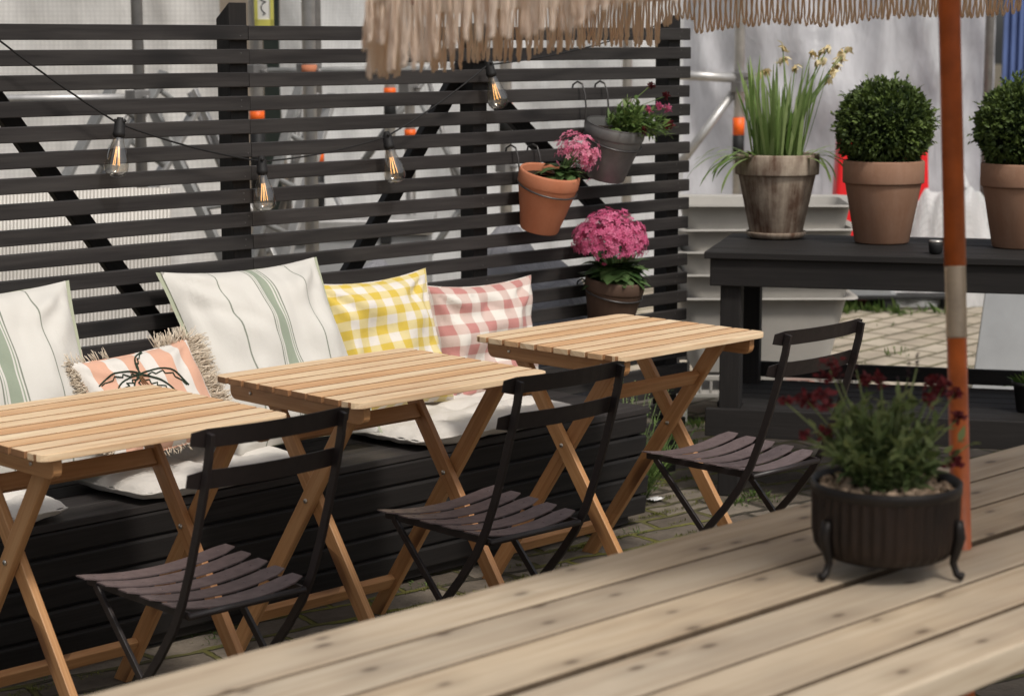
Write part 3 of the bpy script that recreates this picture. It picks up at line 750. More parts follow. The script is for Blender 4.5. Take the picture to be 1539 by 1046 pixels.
# ------------------------------------------------------------------ potted plants
def pot_profile(R0, r1, H, rimh, lip=.012, th=.012):
    rb = r1; rr = R0
    return [(0, 0), (rb * .96, 0), (rb, .004), (rr - lip, H - rimh - .004), (rr - lip + .001, H - rimh), (rr - .002, H - rimh + .001), (rr - .0005, H - rimh + .005), (rr, H - .006), (rr - .003, H), (rr - th + .002, H), (rr - th, H - .005), (rr - th - .004, H - rimh), (rr - th - .008, H - rimh - .03), (0, H - rimh - .03)]
def flower(b, p, n, r, tone=None, petals=5):
    n = V(n).normalized(); t = n.orthogonal().normalized(); bb = n.cross(t); a0 = rnd(0, 6.28); tn = rnd(0, 1) if tone is None else tone
    for k_ in range(petals):
        a = a0 + 2 * math.pi * k_ / petals; d = t * math.cos(a) + bb * math.sin(a); s_ = n.cross(d)
        b.add([p, p + d * r * .55 + s_ * r * .27 + n * r * .12, p + d * r + n * r * rnd(-.05, .15), p + d * r * .55 - s_ * r * .27 + n * r * .12], [(0, 1, 2, 3)], [[(0, 0), (0, 1), (1, 1), (1, 0)]], min(1, max(0, tn + rnd(-.2, .2))), False)
def kalanchoe(th, top, axis, R_, spread, H, nfl, nleaf, leafL, mat, off=(0, 0, 0), frac=.05, fr=.011, loose=.18, lw=.58, lel=.75):
    top = V(top); axis = V(axis).normalized(); c = top + axis * H + V(off)
    b = MB()
    for i in range(nfl):
        while True:
            d = V((rnd(-1, 1), rnd(-1, 1), rnd(-1, 1)))
            if .1 < d.length < 1: break
        d.normalize()
        if d.dot(axis) < -.25: d = (d + axis * .9).normalized()
        rad = R_ * (1 + .10 * noise.noise(d * 3)) * rnd(1 - loose, 1.05)
        q = c + V((d.x * rad * spread[0], d.y * rad * spread[1], d.z * rad * spread[2]))
        flower(b, q, d + V((rnd(-.5, .5), rnd(-.5, .5), rnd(-.3, .5))) * .6, fr * rnd(.8, 1.2))
    b.build('flower_head', mat, th, world=True)
    b = MB()
    for i in range(26):
        a = rnd(0, 6.28); d = V((math.cos(a), math.sin(a), 0)) * rnd(.1, .8) * R_
        q = c + V((d.x * spread[0], d.y * spread[1], rnd(-.2, .3) * R_)); b.tube([top + d * .25, (top + q) / 2 + d * .15, q], [.002, .0018, .0012], 4)
    b.build('stem', M['kal'], th, world=True)
    b = MB()
    for i in range(nleaf):
        a = 6.28 * i / nleaf * 2.4 + rnd(-.3, .3); el = rnd(-.15, lel)
        d = V((math.cos(a) * math.cos(el), math.sin(a) * math.cos(el), math.sin(el)))
        b.leaf(top + V((math.cos(a), math.sin(a), 0)) * .03 * rnd(.3, 1) + axis * rnd(-.01, .03), d, V((0, 0, 1)) - d * d.z, leafL * rnd(.75, 1.15), leafL * lw * rnd(.85, 1.15), rnd(.3, 1.0), 5, tone=rnd(0, 1), base=.35)
    b.build('foliage', M['kal'], th, world=True)
def hang_matrix(rim, tilt, H):      # pot local z up; rim centre at `rim`, leaning out from the fence (towards -Y)
    ax = V((0, -math.sin(R(tilt)), math.cos(R(tilt)))); m = frame(rim - ax * H, (1, 0, 0), V(ax).cross(V((1, 0, 0))), ax); return m, ax
def hook_ring(th, m, zc, r, ztop, dx=.045):
    b = MB(m); b.tube([(r * math.cos(2 * math.pi * i / 40), r * math.sin(2 * math.pi * i / 40), zc + .010 * math.sin(2 * math.pi * i / 40)) for i in range(40)], .0028, 6, closed=True); b.build('wire_ring', M['wire'], th, world=True)
    for s_ in (-1, 1):
        q = m @ V((s_ * dx, math.sqrt(max(0, r * r - dx * dx)), zc))
        xx = q.x + s_ * .004
        pts = [q, V((xx, YF - .035, ztop - .06)), V((xx, YF - .030, ztop - .02)), V((xx, YF - .018, ztop + .012)), V((xx, YF + .004, ztop + .020)), V((xx, YF + .024, ztop + .010)), V((xx, YF + .030, ztop - .012))]
        b = MB(); sm = []
        for i in range(len(pts) - 1):
            for t in (0, .33, .66): sm.append(pts[i].lerp(pts[i + 1], t))
        sm.append(pts[-1]); b.tube(sm, .0032, 6); b.build('hook', M['wire'], th, world=True)
def slat_top(z):  # top of the slat nearest below z
    i = math.ceil((ZT - z) / SP); return ZT - i * SP
# terracotta
rim = atY(827, 258, 4.375); H = .195; m, ax = hang_matrix(rim, 15, H)
th = thing('hanging_flower_pot', 'orange terracotta pot of pink flowers hooked on the fence, tilted forward', 'flower pot', m.translation, 0, 'pots hooked on the fence')
b = MB(m); b.lathe(pot_profile(.0985, .062, H, .045, .004, .009), 48); b.build('pot', M['terra'], th, world=True)
b = MB(m); b.lathe([(0, H - .022), (.086, H - .024)], 30); b.build('soil', M['soil'], th, world=True)
hook_ring(th, m, H - .052, .0965, slat_top(rim.z + .07))
kalanchoe(th, rim + V((.03, -.02, -.015)), (.25, -.2, 1), .072, (1.0, 1, 1.12), .070, 190, 40, .076, M['pale'], (.008, -.03, -.004), fr=.0115, loose=.45)
b = MB()
for i in range(16):
    q = rim + V((.07 + rnd(-.015, .035), -.06 + rnd(-.03, .02), .055 + rnd(-.05, .02))); flower(b, q, (rnd(-.3, .6), -1, rnd(0, .6)), .0125)
b.build('flower_head', M['pale'], th, world=True)
# zinc
rim = atY(926, 187, 4.38); H = .185; m, ax = hang_matrix(rim, 15, H)
th = thing('hanging_flower_pot', 'grey metal pot of leafy green plant with dark red flowers, highest on the fence', 'flower pot', m.translation, 0, 'pots hooked on the fence')
b = MB(m); b.lathe(pot_profile(.1, .063, H, .040, .004, .004), 48); b.build('pot', M['zinc'], th, world=True)
b = MB(m); b.lathe([(0, H - .03), (.092, H - .032)], 30); b.build('soil', M['soil'], th, world=True)
hook_ring(th, m, H - .056, .0965, slat_top(rim.z + .150), .05)
b = MB(); fl = MB(); fp = MB()
for i in range(210):
    a = rnd(0, 6.28); d = V((math.cos(a) * .8 + .65, math.sin(a) * .6 - .35, rnd(.05, 1.0))).normalized(); l = rnd(.05, .15)
    o = rim + V((.025, -.01, -.02)) + V((rnd(-.045, .045), rnd(-.045, .045), 0))
    q = o + d * l + V((0, 0, -.02 * (l / .1)))
    if i < 70: b.tube([o, o + d * l * .6, q], .0012, 4)
    for k_ in range(3):
        pp = o.lerp(q, rnd(.3, 1)); dd = (d + V((rnd(-1, 1), rnd(-1, 1), rnd(-.6, .9))) * .8).normalized()
        b.leaf(pp, dd, (rnd(-.3, .3), rnd(-.3, .3), 1), rnd(.025, .045), rnd(.009, .016), rnd(.1, .9), 3)
b.build('foliage', M['grass'], th, world=True)
for (x, y, dd) in ((978, 129, .02), (1000, 145, .05), (990, 160, .06), (1003, 163, .03), (1000, 190, .05), (1008, 187, .06), (968, 197, .09), (975, 165, .1)):
    q = atY(x, y, 4.38 - dd); d = (q - rim).normalized(); b = MB()
    for k_ in range(12): flower(b, q + V((rnd(-.006, .006), rnd(-.006, .006), rnd(-.006, .006))), d + V((rnd(-1, 1), rnd(-1, 1), rnd(-1, 1))) * .7, .014, petals=4)
    st = MB(); st.tube([rim + V((.02, -.01, 0)), (rim + q) / 2 + V((0, 0, .015)), q], .0012, 4); sp = st.build('stem', M['grass'], th, world=True); b.build('flower_head', M['darkred'] if x in (978, 1000, 1008, 968) else M['pink'], sp, world=True)
# brown clay pot, big pink head
rim = atY(925, 418, 4.375); H = .2; m, ax = hang_matrix(rim, 9, H)
th = thing('hanging_flower_pot', 'dark brown clay pot with a big round head of pink flowers, lowest on the fence', 'flower pot', m.translation, 0, 'pots hooked on the fence')
b = MB(m); b.lathe(pot_profile(.1, .066, H, .042, .005, .009), 48); b.build('pot', M['terra_brown'], th, world=True)
b = MB(m); b.lathe([(0, H - .02), (.088, H - .022)], 30); b.build('soil', M['soil'], th, world=True)
hook_ring(th, m, H - .05, .0965, slat_top(rim.z + .01), .02)
kalanchoe(th, rim, (0, -.08, 1), .116, (1.03, 1.03, .93), .120, 820, 110, .100, M['pink'], (-.050, -.01, 0), fr=.0122, lw=.85, lel=.95)

# potting table
tt = .835
TA = atZ(1058, 378, tt); ua = R(31.3); U_ = V((math.cos(ua), math.sin(ua), 0)); W_ = V((math.sin(ua), -math.cos(ua), 0))
TL, TD = 1.75, .665
pt = thing('potting_table', 'long black wooden table with a lower shelf, holding the terracotta pots', 'table', TA + U_ * TD / 2 + W_ * TL / 2 - V((0, 0, tt)))
def TP(a, d, z): return TA * 1 + W_ * a + U_ * d + V((0, 0, z - tt))
b = MB(); n = 5; pw = TD / n
for i in range(n): b.beam(TP(0, pw * (i + .5), tt - .012 - rnd(0, .0012)), TP(TL, pw * (i + .5), tt - .012), pw - .006, .023, U_)
b.build('tabletop', M['black'], pt, world=True, bevel=.003)
for nm, a, d in (('front', (.018, TL - .018), .03), ('rear', (.018, TL - .018), TD - .03)):
    b = MB(); b.beam(TP(a[0], d, tt - .024 - .046), TP(a[1], d, tt - .024 - .046), .092, .024, (0, 0, 1)); b.build('apron', M['black'], pt, world=True, bevel=.003)
for a in (.03, TL - .03):
    b = MB(); b.beam(TP(a, .0425, tt - .024 - .046), TP(a, TD - .0425, tt - .024 - .046), .092, .022, (0, 0, 1)); b.build('apron', M['black'], pt, world=True, bevel=.003)
for a in (.085, TL - .085):
    for d in (.078, TD - .078):
        b = MB(); b.beam(TP(a, d, 0), TP(a, d, tt - .0245), .07, .07, W_, .4); b.build('leg', M['black'], pt, world=True, bevel=.004)
SZ = .308
b = MB(); n = 6; sw = (TD - .08) / n
for i in range(n):
    a0 = .122 if i in (0, n - 1) else .03
    b.beam(TP(a0, .04 + sw * (i + .5), SZ - .010 - rnd(0, .001)), TP(TL - a0, .04 + sw * (i + .5), SZ - .010), sw - .008, .018, U_)
b.build('lower_shelf', M['black'], pt, world=True, bevel=.002)
b = MB(); b.beam(TP(.008, .028, SZ - .050), TP(TL - .008, .028, SZ - .050), .095, .024, (0, 0, 1)); b.build('shelf_apron', M['black'], pt, world=True, bevel=.003)
b = MB(); b.beam(TP(.1, TD - .022, SZ + .035), TP(TL - .1, TD - .022, SZ + .035), .055, .024, (0, 0, 1)); b.build('rear_rail', M['black'], pt, world=True, bevel=.003)

# daffodil pot on saucer
sc_c = atZ(1166, 357, tt + .001)
b = MB(); b.lathe([(0, .0), (.088, .0), (.100, .006), (.108, .020), (.105, .024), (.101, .022), (.094, .012), (0, .010)], 48, Matrix.Translation(sc_c))
tag(b.build('plant_saucer', M['terra_old'], origin=sc_c), 'round clay saucer under the weathered daffodil pot', 'saucer')
PB = sc_c + V((0, 0, .0105)); H = .285
th = thing('potted_daffodils', 'weathered streaky clay pot of tall green daffodil leaves with withered blooms', 'potted plant', PB)
b = MB(); b.lathe(pot_profile(.148, .092, H, .072, .013, .014), 56, Matrix.Translation(PB)); b.build('pot', M['terra_old'], th, world=True)
b = MB(); b.lathe([(0, H - .02), (.130, H - .024)], 32, Matrix.Translation(PB)); b.build('soil', M['soil'], th, world=True)
top = PB + V((0, 0, H - .02)); b = MB()
for i in range(105):
    a = rnd(0, 6.28); rr = math.sqrt(random.random()) * .088; o = top + V((math.cos(a) * rr, math.sin(a) * rr, 0))
    L_ = rnd(.14, .37); lean = rnd(-.06, .30) + rr * 1.5
    d = V((math.cos(a) * lean, math.sin(a) * lean, 1)); nrm = V((math.cos(a + rnd(-1, 1)), math.sin(a + rnd(-1, 1)), 0))
    b.leaf(o, d, -nrm if random.random() < .5 else nrm, L_, rnd(.010, .017), rnd(-.15, .25), 5, tip=.0015, base=.8)
for i in range(34):   # flopped outer blades
    a = (rnd(-.9, .9) + YAW - math.pi / 2 + (math.pi if i % 2 else 0)); o = top + V((math.cos(a), math.sin(a), 0)) * .11
    d = V((math.cos(a) * .8, math.sin(a) * .8, rnd(.35, .8))); b.leaf(o, d, V((0, 0, 1)), rnd(.16, .27), .013, rnd(1.0, 1.9), 8, tip=.001, base=.8)
b.build('blade', M['daff'], th, world=True)
b = MB(); hd = MB()
for (x, y) in ((1176, 70), (1150, 105), (1143, 110), (1195, 100), (1220, 78), (1228, 92), (1235, 75), (1238, 88), (1246, 70), (1252, 108), (1262, 88), (1275, 72), (1256, 98), (1266, 80), (1178, 88), (1245, 118)):
    q = atD(x, y, (top - EYE).dot(fw) + rnd(-.06, .06)); base = top + V((rnd(-.05, .05), rnd(-.05, .05), 0)) + RT * .02
    b = MB(); hd = MB(); b.tube([base, base.lerp(q, .5) + V((0, 0, .02)), q], [.0028, .0024, .0018], 5)
    for k_ in range(9):
        d = V((rnd(-1, 1), rnd(-1, 1), rnd(-1.2, .5))).normalized(); hd.leaf(q + V((rnd(-.004, .004), rnd(-.004, .004), rnd(-.004, .004))), d, V((rnd(-1, 1), rnd(-1, 1), 1)), rnd(.020, .042), rnd(.011, .020), rnd(.5, 2.2), 3)
    sp = b.build('stem', M['daff'], th, world=True); hd.build('withered_bloom', M['daffdry'], sp, world=True)

# boxwood balls
def boxwood(label, base, seed):
    random.seed(seed)
    th = thing('potted_boxwood', label, 'potted shrub', base, 0, 'clipped boxwood balls in clay pots')
    H = .282
    b = MB(); b.lathe(pot_profile(.139, .093, H, .078, .010, .014), 56); b.build('pot', M['terra_dusty'], th)
    b = MB(); b.lathe([(0, H - .018), (.122, H - .02)], 30); b.build('soil', M['soil'], th)
    c = V((0, 0, H + .116)); RB = .153
    b = MB(); b.blob(c, RB * .84, 24, 16, sq=(1, 1, .95)); b.tube([(0, 0, H - .03), (.004, 0, H + .06)], .012, 8); b.build('shaded_core', M['boxcore'], th)  # solid dark ball: shade inside the bush put into its colour; plus stem
    b = MB()
    for i in range(7000):
        z = rnd(-.93, 1); a = rnd(0, 6.28); s_ = math.sqrt(1 - z * z); d = V((s_ * math.cos(a), s_ * math.sin(a), z))
        lump = 1 + .12 * noise.noise(d * 3.2 + V((seed, 0, 0))) + .075 * noise.noise(d * 8 + V((0, seed, 0)))
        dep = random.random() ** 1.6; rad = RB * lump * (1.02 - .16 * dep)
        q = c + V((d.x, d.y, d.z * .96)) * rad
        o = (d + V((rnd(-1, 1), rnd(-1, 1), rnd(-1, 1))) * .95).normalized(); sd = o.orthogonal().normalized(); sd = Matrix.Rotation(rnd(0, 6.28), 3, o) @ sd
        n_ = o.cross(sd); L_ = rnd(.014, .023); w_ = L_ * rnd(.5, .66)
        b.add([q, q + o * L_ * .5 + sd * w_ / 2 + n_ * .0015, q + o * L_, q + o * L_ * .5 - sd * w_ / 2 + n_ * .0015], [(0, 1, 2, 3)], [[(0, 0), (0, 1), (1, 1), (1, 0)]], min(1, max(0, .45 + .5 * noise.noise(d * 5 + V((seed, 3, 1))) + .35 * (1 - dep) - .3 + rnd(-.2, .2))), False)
    for i in range(46):
        z = rnd(-.3, 1); a = rnd(0, 6.28); s_ = math.sqrt(1 - z * z); d = V((s_ * math.cos(a), s_ * math.sin(a), z)); o = c + d * RB * 1.0
        for k_ in range(6):
            dd = (d + V((rnd(-1, 1), rnd(-1, 1), rnd(-1, 1))) * .7).normalized(); b.leaf(o + d * (.004 + .005 * k_), dd, (rnd(-1, 1), rnd(-1, 1), 1), .016, .009, .2, 2, tone=rnd(.7, 1))
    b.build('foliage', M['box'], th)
    random.seed(seed + 100)
boxwood('clipped round boxwood in a dusty clay pot, in the middle of the black table', atZ(1325, 364, tt + .001), 31)
boxwood('clipped round boxwood in a dusty clay pot, cut off by the right edge', atZ(1533, 371, tt + .001), 47)
# little glass jar on the table
q = atZ(1406, 381, tt + .001)
th = thing('small_jar', 'small dark jar with a pale top between the boxwood pots', 'jar', q)
b = MB(); b.lathe([(0, 0), (.017, 0), (.021, .004), (.024, .030), (.022, .036), (.019, .036), (.018, .03), (0, .028)], 24); b.build('jar_body', M['darkstuff'], th)
b = MB(); b.lathe([(.0205, .036), (.0225, .039), (.021, .043), (.018, .0435), (0, .042)], 24); b.build('lid', M['bolt'], th)

# ------------------------------------------------------------------ foreground pine table
fg = thing('plank_table', 'weathered pale pine plank table in the foreground carrying the black planter', 'table', (2.45, 1.618, 0))
b = MB()
ys = [1.290, 1.385, 1.497, 1.615, 1.742, 1.855, 1.967]; gp = [0, .008, .0045, .015, .005, .007, 0]
x0, x1 = .55, 4.25
for i in range(6):
    ya, yb = ys[i] + gp[i] / 2, ys[i + 1] - gp[i + 1] / 2
    b.beam((x0 + rnd(-.01, .01), (ya + yb) / 2, .73 + rnd(-.0012, .0012)), (x1 + rnd(-.01, .01), (ya + yb) / 2, .73 + rnd(-.0012, .0012)), yb - ya, .040, (0, 1, 0), [.35, .7, .5, .85, .25, .6][i])
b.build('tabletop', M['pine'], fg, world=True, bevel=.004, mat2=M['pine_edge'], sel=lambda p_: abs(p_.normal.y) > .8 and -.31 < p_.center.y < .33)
for x in (1.0, 2.9, 3.85):
    b = MB(); b.beam((x, 1.30, .6775), (x, 1.93, .6775), .09, .063, (1, 0, 0)); b.build('cross_bar', M['pine'], fg, world=True, bevel=.003)
for x in (1.0, 3.85):
    for y in (1.36, 1.87):
        b = MB(); b.beam((x, y, 0), (x, y, .6455), .09, .05, (0, 1, 0)); b.build('leg', M['pine'], fg, world=True, bevel=.003)

# planter
PC = V((2.357, 1.638, .7515)) + RT * .006 - FW * .025
pl = thing('footed_planter', 'black ribbed iron planter on curled feet with a bushy dark red flowering plant', 'planter', PC)
b = MB(); n = 192; prof = [(.081, .026), (.094, .031), (.101, .044), (.1045, .064), (.1055, .122)]
vs = []; fs = []; uv = []
for (r, z) in prof:
    for j in range(n):
        a = 2 * math.pi * j / n; q = r * (1 + (.022 if .04 < z < .13 else 0) * math.cos(40 * a)); vs.append((q * math.cos(a), q * math.sin(a), z))
for i in range(len(prof) - 1):
    for j in range(n): j2 = (j + 1) % n; fs.append((i * n + j, i * n + j2, (i + 1) * n + j2, (i + 1) * n + j)); uv.append([(0, 0)] * 4)
b.add(vs, fs, uv, .5, True); b.lathe([(0, .026), (.084, .026)], 48); b.build('bowl', M['ironrust'], pl)
b = MB(); b.lathe([(.1075, .121), (.1092, .123), (.1092, .136), (.107, .138), (.104, .136), (.101, .10)], 64); b.build('rim', M['iron'], pl)
for k_ in range(3):
    a = YAW + math.pi + R(-58 + 120 * k_ - 2); d = V((math.cos(a), math.sin(a), 0)); b = MB()
    pts = [d * .108 + V((0, 0, .088)), d * .1115 + V((0, 0, .064)), d * .107 + V((0, 0, .044)), d * .103 + V((0, 0, .026)), d * .109 + V((0, 0, .010)), d * .119 + V((0, 0, .0065))]
    sm = []
    for i in range(len(pts) - 1):
        for t in (0, .5): sm.append(pts[i].lerp(pts[i + 1], t))
    sm.append(pts[-1]); b.tube(sm, [.008, .0085, .009, .0085, .0075, .0065, .0055, .005, .0055, .0065, .006], 8); b.build('foot', M['iron'], pl)
b = MB(); b.lathe([(0, .112), (.105, .108)], 40); b.build('soil', M['soil'], pl)
b = MB()
for i in range(420):
    a = rnd(0, 6.28); r = math.sqrt(random.random()) * .097; p_ = V((r * math.cos(a), r * math.sin(a), .120 + rnd(0, .012)))
    b.blob(p_, rnd(.004, .009), 6, 4, sq=(rnd(.6, 1.6), rnd(.5, 1.3), rnd(.3, .6)), jit=.25)
tag(b.build('wood_chips', M['pebble'], pl), kind='stuff')
b = MB()
for i in range(210):
    a = rnd(0, 6.28); r = random.random() * .034; el = rnd(.70, 1.54); l = rnd(.06, .155) * (.5 + .5 * math.sin(el))
    o = V((r * math.cos(a), r * math.sin(a), .115)); d = V((math.cos(a) * math.cos(el), math.sin(a) * math.cos(el), math.sin(el)))
    q = o + d * l; 
    if i < 120: b.tube([o, o.lerp(q, .5) + V((0, 0, .006)), q], .0011, 4)
    for k_ in range(9):
        pp = o.lerp(q, rnd(.15, 1.0)); dd = (d * .7 + V((rnd(-1, 1), rnd(-1, 1), rnd(-.5, .7))) * .95).normalized()
        b.leaf(pp, dd, V((rnd(-.4, .4), rnd(-.4, .4), 1)), rnd(.016, .032), rnd(.008, .013), rnd(-.2, .9), 3)
b.build('foliage', M['herb'], pl)
st = MB(); fl = MB(); bd = MB(); dP = (PC - EYE).dot(fw)
for (x, y, dd, kind) in ((1180, 604, -.02, 1), (1212, 601, .02, 2), (1247, 556, .03, 3), (1238, 602, -.03, 2), (1300, 572, .03, 1), (1324, 572, -.02, 1.4), (1210, 655, -.05, 1), (1242, 652, .0, 1.4), (1402, 576, .0, 1.6), (1418, 582, .03, 2), (1436, 590, -.03, 1.2), (1441, 628, .02, 1), (1437, 692, -.03, 1.6), (1287, 556, .0, 0), (1365, 566, .04, 0), (1378, 552, -.02, 0), (1350, 590, .02, 0), (1262, 570, -.04, 0), (1396, 600, -.05, 1)):
    q = atD(x, y, dP + dd) - PC; o = V((q.x * .2, q.y * .2, .118)); d = (q - o).normalized()
    st = MB(); fl = MB(); bd = MB(); st.tube([o, o.lerp(q, .55) + V((0, 0, .012)), q], [.0016, .0014, .0012], 5); sp = st.build('stem', M['herb'], pl)
    if kind == 0:
        for k_ in range(26):
            t = rnd(-.012, .020); bd.leaf(q + V((0, 0, t)), (rnd(-1, 1), rnd(-1, 1), rnd(.2, 1.4)), (0, 0, 1), rnd(.005, .009), .0045, .4, 2)
    else:
        for k_ in range(int(20 * kind)):
            p_ = q + V((rnd(-1, 1), rnd(-1, 1), rnd(-1, 1.0))) * .0060 * kind
            fl.leaf(p_, (rnd(-1, 1), rnd(-1, 1), rnd(-.3, 1.3)), (rnd(-1, 1), rnd(-1, 1), .5), rnd(.008, .013), rnd(.006, .010), rnd(.3, 1.4), 3, base=.5)
    if kind == 0: bd.build('bud', M['plum'], sp)
    else: fl.build('flower_head', M['darkred'], sp)


# ------------------------------------------------------------------ parasol
A = atZ(1445, 823, .75); dA = (A - EYE).dot(fw); B_ = atD(1426.5, 0, dA); ax = (B_ - A).normalized()
def PA(z): return A + ax * ((z - A.z) / ax.z)
base = PA(0)
pr = thing('parasol', 'orange-poled parasol with a beige jute fringe standing through the foreground table', 'parasol', base)
zj0 = atD(1433, 508, dA).z; zj1 = atD(1431, 400, dA).z
b = MB(); b.tube([PA(.05), PA(zj0)], .0153, 20); b.build('lower_pole', M['orange'], pr, world=True)
b = MB(); b.tube([PA(zj0), PA(zj0 + .003), PA(zj1 - .003), PA(zj1)], [.0153, .0160, .0160, .0166], 20); b.build('pole_sleeve', M['polejoint'], pr, world=True)
b = MB(); b.tube([PA(zj1), PA(2.02)], .0168, 20); b.build('upper_pole', M['orange'], pr, world=True)
b = MB(); b.lathe([(0, 0), (.20, 0), (.205, .02), (.19, .05), (.05, .075), (.03, .20), (.018, .20)], 40, Matrix.Translation(base)); b.build('base_weight', M['concrete'], pr, world=True)
apex = PA(2.0); RR = .935
ang = [157, 112, 67, 22, -23, -68, -113, -158]
zz = [1.592, 1.630, 1.668, 1.715, 1.74, 1.73, 1.715, 1.600]
cz = PA(1.62); VT = []
for a, z in zip(ang, zz):
    d = RT * math.cos(R(a)) + FW * math.sin(R(a)); VT.append(V((cz.x, cz.y, 0)) + d * RR + V((0, 0, z)))
for i in range(8):
    p0, p1 = VT[i], VT[(i + 1) % 8]
    b = MB()
    def fn(u, v, p0=p0, p1=p1):
        e = p0.lerp(p1, u); c_ = (p0 + p1) / 2; e = e + (apex - e) * .0
        q = e.lerp(apex, v); q.z -= .05 * math.sin(math.pi * v) * (1 - .6 * abs(2 * u - 1)) ; return q
    b.grid(fn, 10, 14); b.build('canopy_panel', M['canvas'], pr, world=True, solid=.0015)
    b = MB(); b.tube([PA(1.93) + (p0 - apex) * .03, PA(1.93).lerp(p0, .5) - V((0, 0, .012)), p0 + (apex - p0) * .02 - V((0, 0, .014))], .005, 6); b.build('rib', M['orange'], pr, world=True)
b = MB(); b.lathe([(0, -.04), (.035, -.04), (.04, 0), (.03, .05), (.012, .07), (0, .075)], 20, Matrix.Translation(apex)); b.build('hub', M['rubber'], pr, world=True)
sag = [0, .0, 0, 0, 0, 0, 0, 0]
for i in range(8):
    p0, p1 = VT[i], VT[(i + 1) % 8]; b = MB()
    e = (p1 - p0); L_ = e.length; n = int(L_ / .0102); outw = e.cross(V((0, 0, 1))).normalized()
    if outw.dot(p0 - apex) < 0: outw = -outw
    # woven header band
    hb = .030
    b.grid(lambda u, v: p0.lerp(p1, u) - V((0, 0, hb * v)) + outw * (.002 + .002 * math.sin(u * 300)), 60, 2)
    for k_ in range(n):
        t = (k_ + .5) / n; q = p0.lerp(p1, t) - V((0, 0, hb - .004)) + outw * rnd(-.003, .007)
        l = (.090 if i in (0, 7, 6) else .070) * rnd(.93, 1.04) * (1 if min(t, 1 - t) > .05 else .62) * (.94 + .06 * math.sin(k_ * .23 + i)); wv = .0056 * rnd(.7, 1.2)
        if i in (7, 6) or (i == 0 and t < .45): l *= 1.15
        ed = e.normalized(); sw = rnd(-.035, .035); so_ = rnd(-.05, .12)
        pts = []; m_ = 15
        for s_ in range(m_ + 1):
            f = s_ / m_; h = math.sin(f * math.pi) ; 
            dpt = l * (1 - abs(2 * f - 1) ** 3); side = (2 * f - 1) * wv * (1 - .35 * (1 - abs(2 * f - 1)))
            tw = math.sin(dpt * 330 + k_) * .0007
            pts.append(q + ed * (side + sw * dpt + tw) + outw * (so_ * dpt + math.cos(dpt * 330 + k_) * .0007) - V((0, 0, dpt)))
        r0 = rnd(.0017, .0024); b.tube(pts, [r0 * (1 + .22 * (-1) ** q_) for q_ in range(len(pts))], 6, False, tone=rnd(0, 1))
    b.build('fringe', M['fringe'], pr, world=True)

# ------------------------------------------------------------------ festoon lights along the fence
YL = YF - .05
nodes = [(-60, 20, .0), (0, 62, 0), (178, 186, 0), (394, 243, 0), (580, 206, 0), (733, 98, 0), (1000, 34, .02)]
P3 = [atY(x, y, YL) for x, y, _ in nodes]
ls = thing('string_lights', 'black cable of clear filament bulbs looped along the front of the fence', 'string lights', P3[3])
pts = []
for i in range(len(P3) - 1):
    L_ = (P3[i + 1] - P3[i]).length
    for k_ in range(14):
        t = k_ / 14; q = P3[i].lerp(P3[i + 1], t); q.z -= .030 * L_ * 4 * t * (1 - t) * (.5 if i < 2 else .8); pts.append(q)
pts.append(P3[-1]); b = MB(); b.tube(pts, .0026, 6); b.build('cable', M['rubber'], ls, world=True)
for (x, y, tx, ty) in ((180, 186, -.24, .1), (393, 243, .07, .05), (582, 206, .26, .15), (735, 98, .42, .1)):
    q = atY(x, y, YL); d = V((tx * .7, -ty * .5, -1)).normalized(); m = frame(q - d * .004, *[tuple(c) for c in Matrix(rot_to(d).to_3x3()).transposed()])
    b = MB(m); b.lathe([(0, -.012), (.008, -.012), (.0105, -.004), (.0145, .002), (.0150, .026), (.0165, .028), (.0165, .036), (.0145, .038), (.013, .042), (0, .042)], 20)
    b.tube([(-.018, 0, -.004), (-.008, 0, 0), (.008, 0, 0), (.018, 0, -.004)], .005, 8); sk = b.build('socket', M['rubber'], ls, world=True)
    b = MB(m); b.lathe([(.0128, .042), (.0150, .052), (.0215, .070), (.0290, .094), (.0325, .113), (.0315, .128), (.0245, .139), (.012, .1450), (0, .1465)], 28); b.build('bulb', M['glass'], sk, world=True)
    b = MB(m)
    b.tube([(0, 0, .042), (0, 0, .072)], [.005, .003], 8); b.build('bulb_stem', M['polejoint'], sk, world=True)
    b = MB(m)
    for k_ in range(4):
        a = k_ * math.pi / 2 + .4; b.tube([(.004 * math.cos(a), .004 * math.sin(a), .066), (.0095 * math.cos(a), .0095 * math.sin(a), .115)], .0008, 5)
    b.build('filament', M['filament'], sk, world=True)

# ------------------------------------------------------------------ ground-level plants and litter
th_c = V((4.735, 4.30, 0))
hb_ = thing('herb_bush', 'bushy green herb growing at the right end of the bench', 'plant', th_c)
b = MB()
for i in range(170):
    a = rnd(0, 6.28); r = rnd(0, .06); el = rnd(.75, 1.5); l = rnd(.12, .32); o = V((r * math.cos(a), r * math.sin(a), 0)); d = V((math.cos(a) * math.cos(el), math.sin(a) * math.cos(el), math.sin(el)))
    q = o + d * l; b.tube([o, q], .0012, 4)
    for k_ in range(12): b.leaf(o.lerp(q, rnd(.3, 1)), (d + V((rnd(-1, 1), rnd(-1, 1), rnd(-.3, .7)))).normalized(), (0, 0, 1), rnd(.025, .05), rnd(.003, .006), .4, 2)
b.build('foliage', M['grass'], hb_)
b = MB()
for i in range(16):
    a = rnd(0, 6.28); q = V((rnd(-.08, .2), rnd(-.1, .08), rnd(.30, .42))); b.tube([(rnd(-.03, .03), rnd(-.03, .03), .1), q * .6, q], .0012, 4)
    for k_ in range(8): b.leaf(q - V((0, 0, .012 * k_)), (rnd(-1, 1), rnd(-1, 1), .4), (0, 0, 1), .012, .005, .3, 2)
b.build('flower_stalk', M['herb'], hb_)
